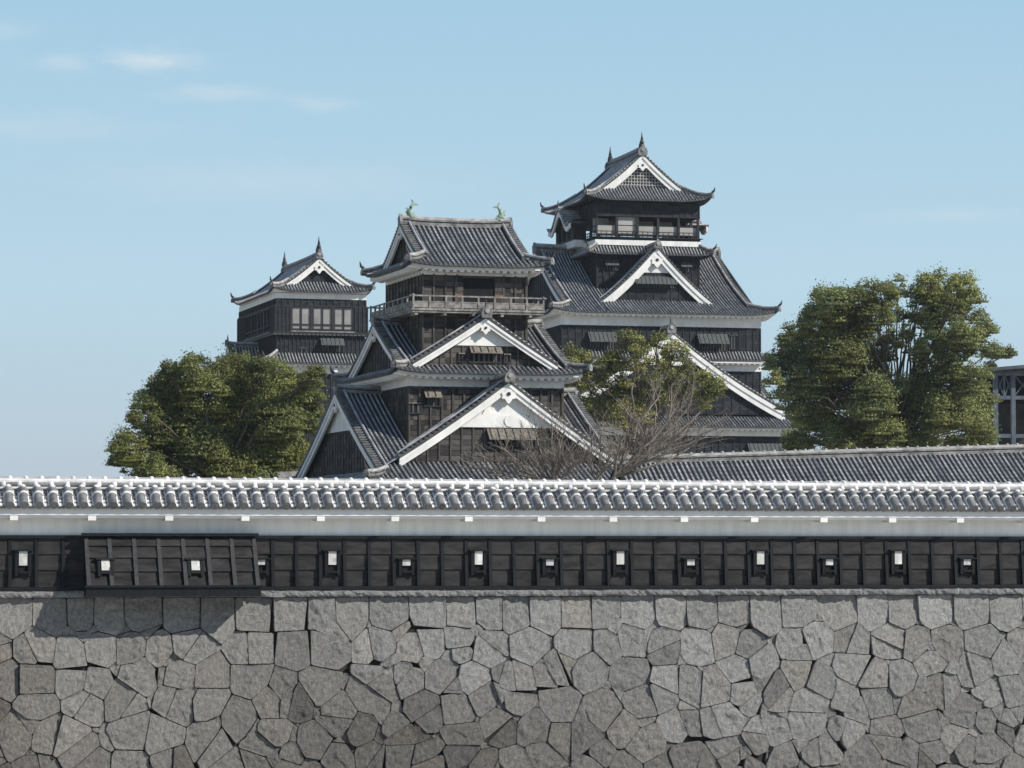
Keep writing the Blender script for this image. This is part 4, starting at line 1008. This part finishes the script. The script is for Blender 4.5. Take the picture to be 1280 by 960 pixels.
for u in np.arange(G0, G0 + LG, .55): mb.tube([(u, 0, u * rise + .31), (u + .1, 0, (u + .1) * rise + .31)], .10, 'ridge_cap', 8)
oni(mb, (G0 + LG, 0, (G0 + LG) * rise + .1), (1, 0, 0), .6); mb.build('ridge', gr)
mb = MB(); mb.hexa([(G0 + .8, -3.6, -8.5), (G0 + LG - .8, -3.6, -8.5), (G0 + LG - .8, 3.6, -8.5), (G0 + .8, 3.6, -8.5), (G0 + .8, -3.6, -2.6), (G0 + LG - .8, -3.6, -2.6 + LG * rise), (G0 + LG - .8, 3.6, -2.6 + LG * rise), (G0 + .8, 3.6, -2.6)], 'plaster')
mb.prism([(G0 + .75, -3.5, -2.6), (G0 + .75, 3.5, -2.6), (G0 + .75, 0, -.3)], (.06, 0, 0), 'black_boards'); mb.build('wall', gal)

# ------------------------------------------------------------------ steel-framed shed at the far right
p0 = at_dist(1246, 690, 232); sh = empty('steel_shed', (p0.x, p0.y, 0), R(-8))
tag(sh, 'grey steel framed shed with a sloping sheet roof and open trusses beside the right tree', 'shed')
K_ = 232 / FPX
zt1, zt0 = (690 - 466) * K_, (690 - 560) * K_ - 6
cols = [0.0, 1.35, 4.3, 7.3, 10.3]
for i, u in enumerate(cols):
    for v in (0, 7):
        mb = MB(); mb.box(u - .16, u + .16, v - .16, v + .16, zt0, zt1, 'steel'); mb.build('column', sh)
mb = MB()
for z in ((690 - 497) * K_, (690 - 545) * K_):
    mb.box(-.2, 10.5, -.12, .12, z - .14, z + .14, 'steel')
mb.box(-.2, 10.5, -.14, .14, zt1 - .15, zt1 + .1, 'steel'); mb.build('beam', sh)
mb = MB()
for i in range(len(cols) - 1):
    u0, u1 = cols[i], cols[i + 1]; z0, z1 = (690 - 497) * K_, zt1
    m_ = (u0 + u1) / 2
    for s0_, s1_ in ((u0, m_), (m_, u1)):
        mb.tube([(s0_, 0, z0), (s1_, 0, z1)], .06, 'steel', 5); mb.tube([(s0_, 0, z1), (s1_, 0, z0)], .06, 'steel', 5)
    mb.box(m_ - .06, m_ + .06, -.06, .06, z0, z1, 'steel')
mb.build('truss', sh)
mb = MB(); mb.hexa([(-.9, -1.2, zt1 + .05), (11, -1.2, zt1 + 1.1), (11, 8.5, zt1 + 1.1), (-.9, 8.5, zt1 + .05), (-.9, -1.2, zt1 + .3), (11, -1.2, zt1 + 1.35), (11, 8.5, zt1 + 1.35), (-.9, 8.5, zt1 + .3)], 'sheet_roof'); mb.build('roof', sh)
mb = MB(); mb.box(.2, 10.3, 6.2, 6.4, zt0, (690 - 500) * K_, 'brown_wall'); mb.box(.2, 10.3, 6.2, 6.4, (690 - 500) * K_ + .01, zt1 + .2, 'inside_shade'); mb.build('back_wall', sh)

# ------------------------------------------------------------------ trees
def branch(mb, p0, p1, r0, r1, m, bend=.12, n=5, sides=6):
    p0, p1 = Vector(p0), Vector(p1); L = (p1 - p0).length
    off = Vector((random.uniform(-1, 1), random.uniform(-1, 1), random.uniform(-.2, .6))) * L * bend
    pts = []
    for i in range(n + 1):
        t = i / n; pts.append(p0.lerp(p1, t) + off * math.sin(math.pi * t) + Vector((random.uniform(-1, 1), random.uniform(-1, 1), random.uniform(-1, 1))) * L * .015 * (0 < i < n))
    mb.tube(pts, [r0 + (r1 - r0) * i / n for i in range(n + 1)], m, sides, caps=False); return pts
def leafy(name, label, cat, blobs, dist, depth, base_px, ground_z, hue, leaf=.2, per=95, puffs=15, seed=1, trunk_r=.5, shell=.72, group='evergreen trees around the castle', fork=.35, puff=.5, dens=1.0):
    """blobs: (px, py, radius px) outline clumps measured on the photo, spread in depth about dist"""
    rg = np.random.default_rng(seed); random.seed(seed)
    base = at_dist(base_px, 600, dist); base = Vector((base.x, base.y, ground_z)); root = empty(name, base); tag(root, label, cat, group)
    K1 = dist / FPX; cen = []
    for px, py, rp in blobs:
        dd = dist + rg.uniform(-depth, depth); c_ = at_dist(px, py, dd); cen.append((c_, rp * K1))
    mb = MB(); tone_base = np.array(hue)
    for c_, r_ in cen:
        nP = max(7, int(puffs * 2.0 * (r_ / 1.4) ** 1.7 * dens)); r_ = r_ * .93
        blob_t = rg.uniform(.68, 1.32); yel = rg.uniform(0, 1)
        for k in range(nP):
            d = rg.normal(size=3); d /= np.linalg.norm(d); d[2] = d[2] * .95 + .08
            rad = r_ * (rg.uniform(.55, 1.0) ** .6); pc = np.array(c_) + d * rad * np.array([1, 1.0, 1.0])
            pr0 = rg.uniform(.65, 1.25) * min(.8, max(.4, r_ * puff))
            nl = int(per * (pr0 / .6) ** 1.8 * rg.uniform(.8, 1.2))
            q = rg.normal(size=(nl, 3)); q /= np.linalg.norm(q, axis=1)[:, None]; q[:, 2] = np.abs(q[:, 2]) * .45 + q[:, 2] * .55
            rr = pr0 * (rg.uniform(.2, 1, size=(nl, 1)) ** .4)
            rr = rr * np.where(rg.random((nl, 1)) < .3, rg.uniform(1.0, 1.75, (nl, 1)), 1.0)
            P = pc + q * rr * np.array([1.0, 1.0, 1.1])
            nrm = q + rg.normal(size=(nl, 3)) * .8 + np.array([.08, -.06, .12]); nrm /= np.linalg.norm(nrm, axis=1)[:, None]
            a_ = np.cross(nrm, rg.normal(size=(nl, 3))); a_ /= np.linalg.norm(a_, axis=1)[:, None]; b2 = np.cross(nrm, a_)
            sz = leaf * rg.uniform(.6, 1.25, size=(nl, 1))
            V = np.stack([P - a_ * sz, P - b2 * sz * .45, P + a_ * sz, P + b2 * sz * .45], 1).reshape(-1, 3)
            tn = tone_base * blob_t * rg.uniform(.7, 1.35, size=(nl, 1)); tn = tn * (1 + np.array([.28, .14, -.1]) * (yel * .8 + rg.uniform(-.2, .3, size=(nl, 1))))
            T = np.repeat(np.hstack([tn, np.ones((nl, 1))]), 4, 0)
            mb.addq(V, np.arange(nl * 4).reshape(-1, 4), 'leaf', T)
    mb.build('crown', root, tone=True, loc=None).location = -base
    mb = MB()
    top = sum((c_ for c_, r_ in cen), Vector()) / len(cen); fk = base.lerp(Vector((top.x, top.y, top.z)), fork)
    branch(mb, base - Vector((0, 0, .5)), fk, trunk_r, trunk_r * .75, 'bark', .03, 6, 9)
    for c_, r_ in cen:
        mid = fk.lerp(c_, .55) + Vector((0, 0, .12 * (c_ - fk).length))
        pts = branch(mb, fk, mid, trunk_r * .24, trunk_r * .12, 'bark', .10, 5, 6); branch(mb, mid, c_ + Vector((0, 0, r_ * .3)), trunk_r * .12, .03, 'bark', .08, 4, 5)
        for k in range(7):
            d = Vector((random.uniform(-1, 1), random.uniform(-1, 1), random.uniform(-.1, 1))).normalized()
            branch(mb, mid.lerp(c_, random.uniform(.4, 1)), c_ + d * r_ * .9, .035, .015, 'bark', .1, 3, 4)
    mb.build('trunk', root).location = -base
    return root
left_blobs = [(160, 566, 22), (185, 590, 22), (152, 580, 16), (195, 500, 24), (182, 522, 20), (203, 545, 28), (228, 482, 26), (212, 470, 16), (250, 466, 22), (236, 455, 10), (262, 500, 30), (235, 525, 30), (250, 560, 32), (218, 580, 26), (290, 478, 28),
              (305, 462, 18), (325, 470, 20), (315, 510, 32), (290, 545, 32), (285, 585, 26), (350, 472, 18), (362, 495, 26), (385, 482, 16), (345, 530, 30), (378, 525, 24), (330, 572, 30), (360, 570, 26), (394, 500, 12), (395, 470, 9), (250, 596, 24), (320, 598, 22), (205, 604, 20)]
leafy('broadleaf_tree', 'broad dense dark green tree at the left, its crown rising above the white coping', 'tree', left_blobs, 205, 3.5, 270, 1.6, (.148, .172, .062), seed=3, leaf=.10, per=360, puffs=15, trunk_r=.55)
right_blobs = [(1000, 440, 26), (985, 420, 14), (975, 458, 18), (1025, 408, 26), (1040, 385, 24), (1025, 375, 9), (1062, 420, 30), (1075, 382, 22), (1100, 372, 20), (1120, 362, 14), (1085, 365, 12), (1045, 450, 32), (1010, 480, 28), (1085, 455, 24), (1060, 490, 32), (1020, 520, 28), (985, 505, 20), (1000, 548, 18), (1040, 545, 26),
               (1090, 505, 28), (1080, 540, 26), (1120, 480, 18), (1125, 520, 26), (1115, 548, 22), (1162, 364, 19), (1180, 360, 18), (1203, 364, 20), (1172, 388, 20), (1212, 388, 19), (1190, 385, 16), (1183, 413, 23), (1205, 425, 21), (1228, 412, 17), (1158, 405, 13), (1222, 438, 17), (1245, 440, 11), (1258, 443, 7), (1165, 435, 20), (1190, 445, 20), (1145, 440, 14), (1135, 415, 11), (1110, 400, 14), (1095, 400, 18), (1120, 425, 15), (1108, 440, 18), (1165, 465, 22), (1150, 500, 26), (1185, 480, 24), (1215, 480, 22), (1232, 465, 12), (1180, 525, 28), (1210, 520, 26), (1225, 545, 20), (1232, 500, 14), (1155, 545, 22), (1195, 555, 20), (1130, 395, 9), (965, 480, 14), (1140, 375, 12), (1146, 398, 7), (1148, 364, 7), (1000, 562, 20), (1050, 562, 20), (1100, 564, 20), (1150, 564, 20), (1200, 564, 18), (1228, 560, 15), (960, 455, 10)]
leafy('broadleaf_tree', 'tall spreading green tree with open upper branches behind the long gallery roof', 'tree', right_blobs, 222, 3.2, 1120, 3.4, (.172, .198, .082), seed=5, leaf=.10, per=330, puffs=13, trunk_r=.55)
mid_blobs = [(715, 442, 11), (708, 455, 10), (722, 480, 16), (735, 497, 16), (745, 470, 15), (757, 458, 15), (770, 445, 12), (785, 426, 14), (800, 434, 15), (775, 465, 17), (800, 455, 16), (825, 434, 14), (845, 443, 14), (858, 456, 12), (825, 455, 13), (762, 495, 20), (780, 520, 22), (755, 518, 17), (800, 505, 17), (840, 478, 13), (868, 480, 13), (890, 490, 15), (882, 475, 12), (877, 502, 12), (898, 485, 9), (815, 478, 13), (740, 520, 12), (728, 452, 11), (735, 540, 12), (850, 500, 12), (825, 500, 12), (790, 480, 14), (718, 462, 12), (808, 525, 14)]
leafy('broadleaf_tree', 'small yellow-green evergreen with sparse sprays in front of the great keep gable', 'tree', mid_blobs, 200, 1.8, 815, 2.2, (.20, .212, .080), seed=8, leaf=.095, per=230, puffs=16, trunk_r=.28, fork=.5)

def bare(name, label, base_px, base_py, dist, tips, ground_z, r0, seed, mat='grey_bark', twigs=9, spread=1.0, depth=2.0, lead=None, tl=1.7, sub=5):
    """leafless tree: limbs to the tip points, each breaking up into fine twigs"""
    random.seed(seed); base = at_dist(base_px, base_py, dist); g = Vector((base.x, base.y, ground_z)); root = empty(name, g); tag(root, label, 'tree', 'leafless trees in front of the castle')
    mb = MB(); tw = MB(); branch(mb, g - Vector((0, 0, .3)), base, r0 * 1.15, r0, mat, .02, 5, 8)
    for px, py in tips:
        tip = at_dist(px, py, dist + random.uniform(-depth, depth)); pts = branch(mb, base, tip, r0 * .5, .035, mat, .09, 7, 6)
        for k in range(twigs):
            i = random.randint(2, len(pts) - 1); s_ = pts[i].lerp(pts[i - 1], random.random())
            d = (tip - base).normalized() * .6 + Vector((random.uniform(-1, 1), random.uniform(-1, 1), random.uniform(-.25, 1.1))) * spread; d.normalize()
            l = random.uniform(.5, 1) * tl; e = s_ + d * l
            q = branch(tw, s_, e, .02, .009, 'twig', .12, 4, 3)
            for j in range(sub):
                s2 = q[random.randint(1, 4)]; d2 = d * .7 + Vector((random.uniform(-1, 1), random.uniform(-1, 1), random.uniform(-.3, 1))); d2.normalize()
                q2 = branch(tw, s2, s2 + d2 * l * random.uniform(.3, .6), .010, .005, 'twig', .12, 2, 3)
    mb.build('trunk', root).location = -g; tw.build('twigs', root).location = -g
    return root
bare('bare_tree', 'leafless tree with one thick limb leaning right over the long gallery roof', 768, 596, 142,
     [(800, 570), (835, 545), (842, 515), (862, 560), (885, 545), (905, 532), (800, 525), (825, 495), (780, 545), (865, 500), (845, 565), (875, 515)], 1.0, .16, 21, twigs=10, tl=1.5, depth=1.6)
bare('bare_tree', 'leafless grey tree behind the leaning limb, its twigs veiling the evergreen', 815, 570, 185,
     [(770, 500), (790, 480), (812, 470), (840, 480), (860, 495), (880, 520), (760, 530), (745, 545), (830, 520), (900, 545), (780, 540), (850, 535), (905, 525)], 2.0, .14, 22, twigs=8, tl=1.7, depth=2.0)
bare('bare_tree', 'low leafless tree whose brown twigs cover the right foot of the turret gable', 690, 612, 140,
     [(600, 570), (625, 558), (650, 545), (668, 535), (690, 530), (705, 540), (725, 550), (740, 565), (640, 575), (665, 565), (700, 570), (720, 580), (585, 585), (610, 590)], 1.0, .10, 23, twigs=14, tl=1.3, depth=1.6)
bare('bare_tree', 'slender leafless sapling between the turret roof and the gallery ridge', 745, 602, 150,
     [(735, 560), (752, 545), (765, 555), (780, 565), (742, 540), (760, 575)], 1.2, .09, 24, twigs=12, tl=1.3, depth=1.2)

# ------------------------------------------------------------------ a little haze in the winter air
hm_ = bpy.data.materials.new('haze_air'); hm_.use_nodes = True; hn = hm_.node_tree; hn.nodes.clear()
ho = hn.nodes.new('ShaderNodeOutputMaterial'); hv = hn.nodes.new('ShaderNodeVolumePrincipled')
hv.inputs['Color'].default_value = (0.84, 0.90, 0.95, 1); hv.inputs['Density'].default_value = 0.00010; hv.inputs['Anisotropy'].default_value = 0.2
hn.links.new(hv.outputs[0], ho.inputs['Volume']); MATS['haze_air'] = hm_
mb = MB(); mb.box(-3200, 3200, -600, 4700, -14, 44, 'haze_air'); hz_o = mb.build('haze'); tag(hz_o, kind='stuff')
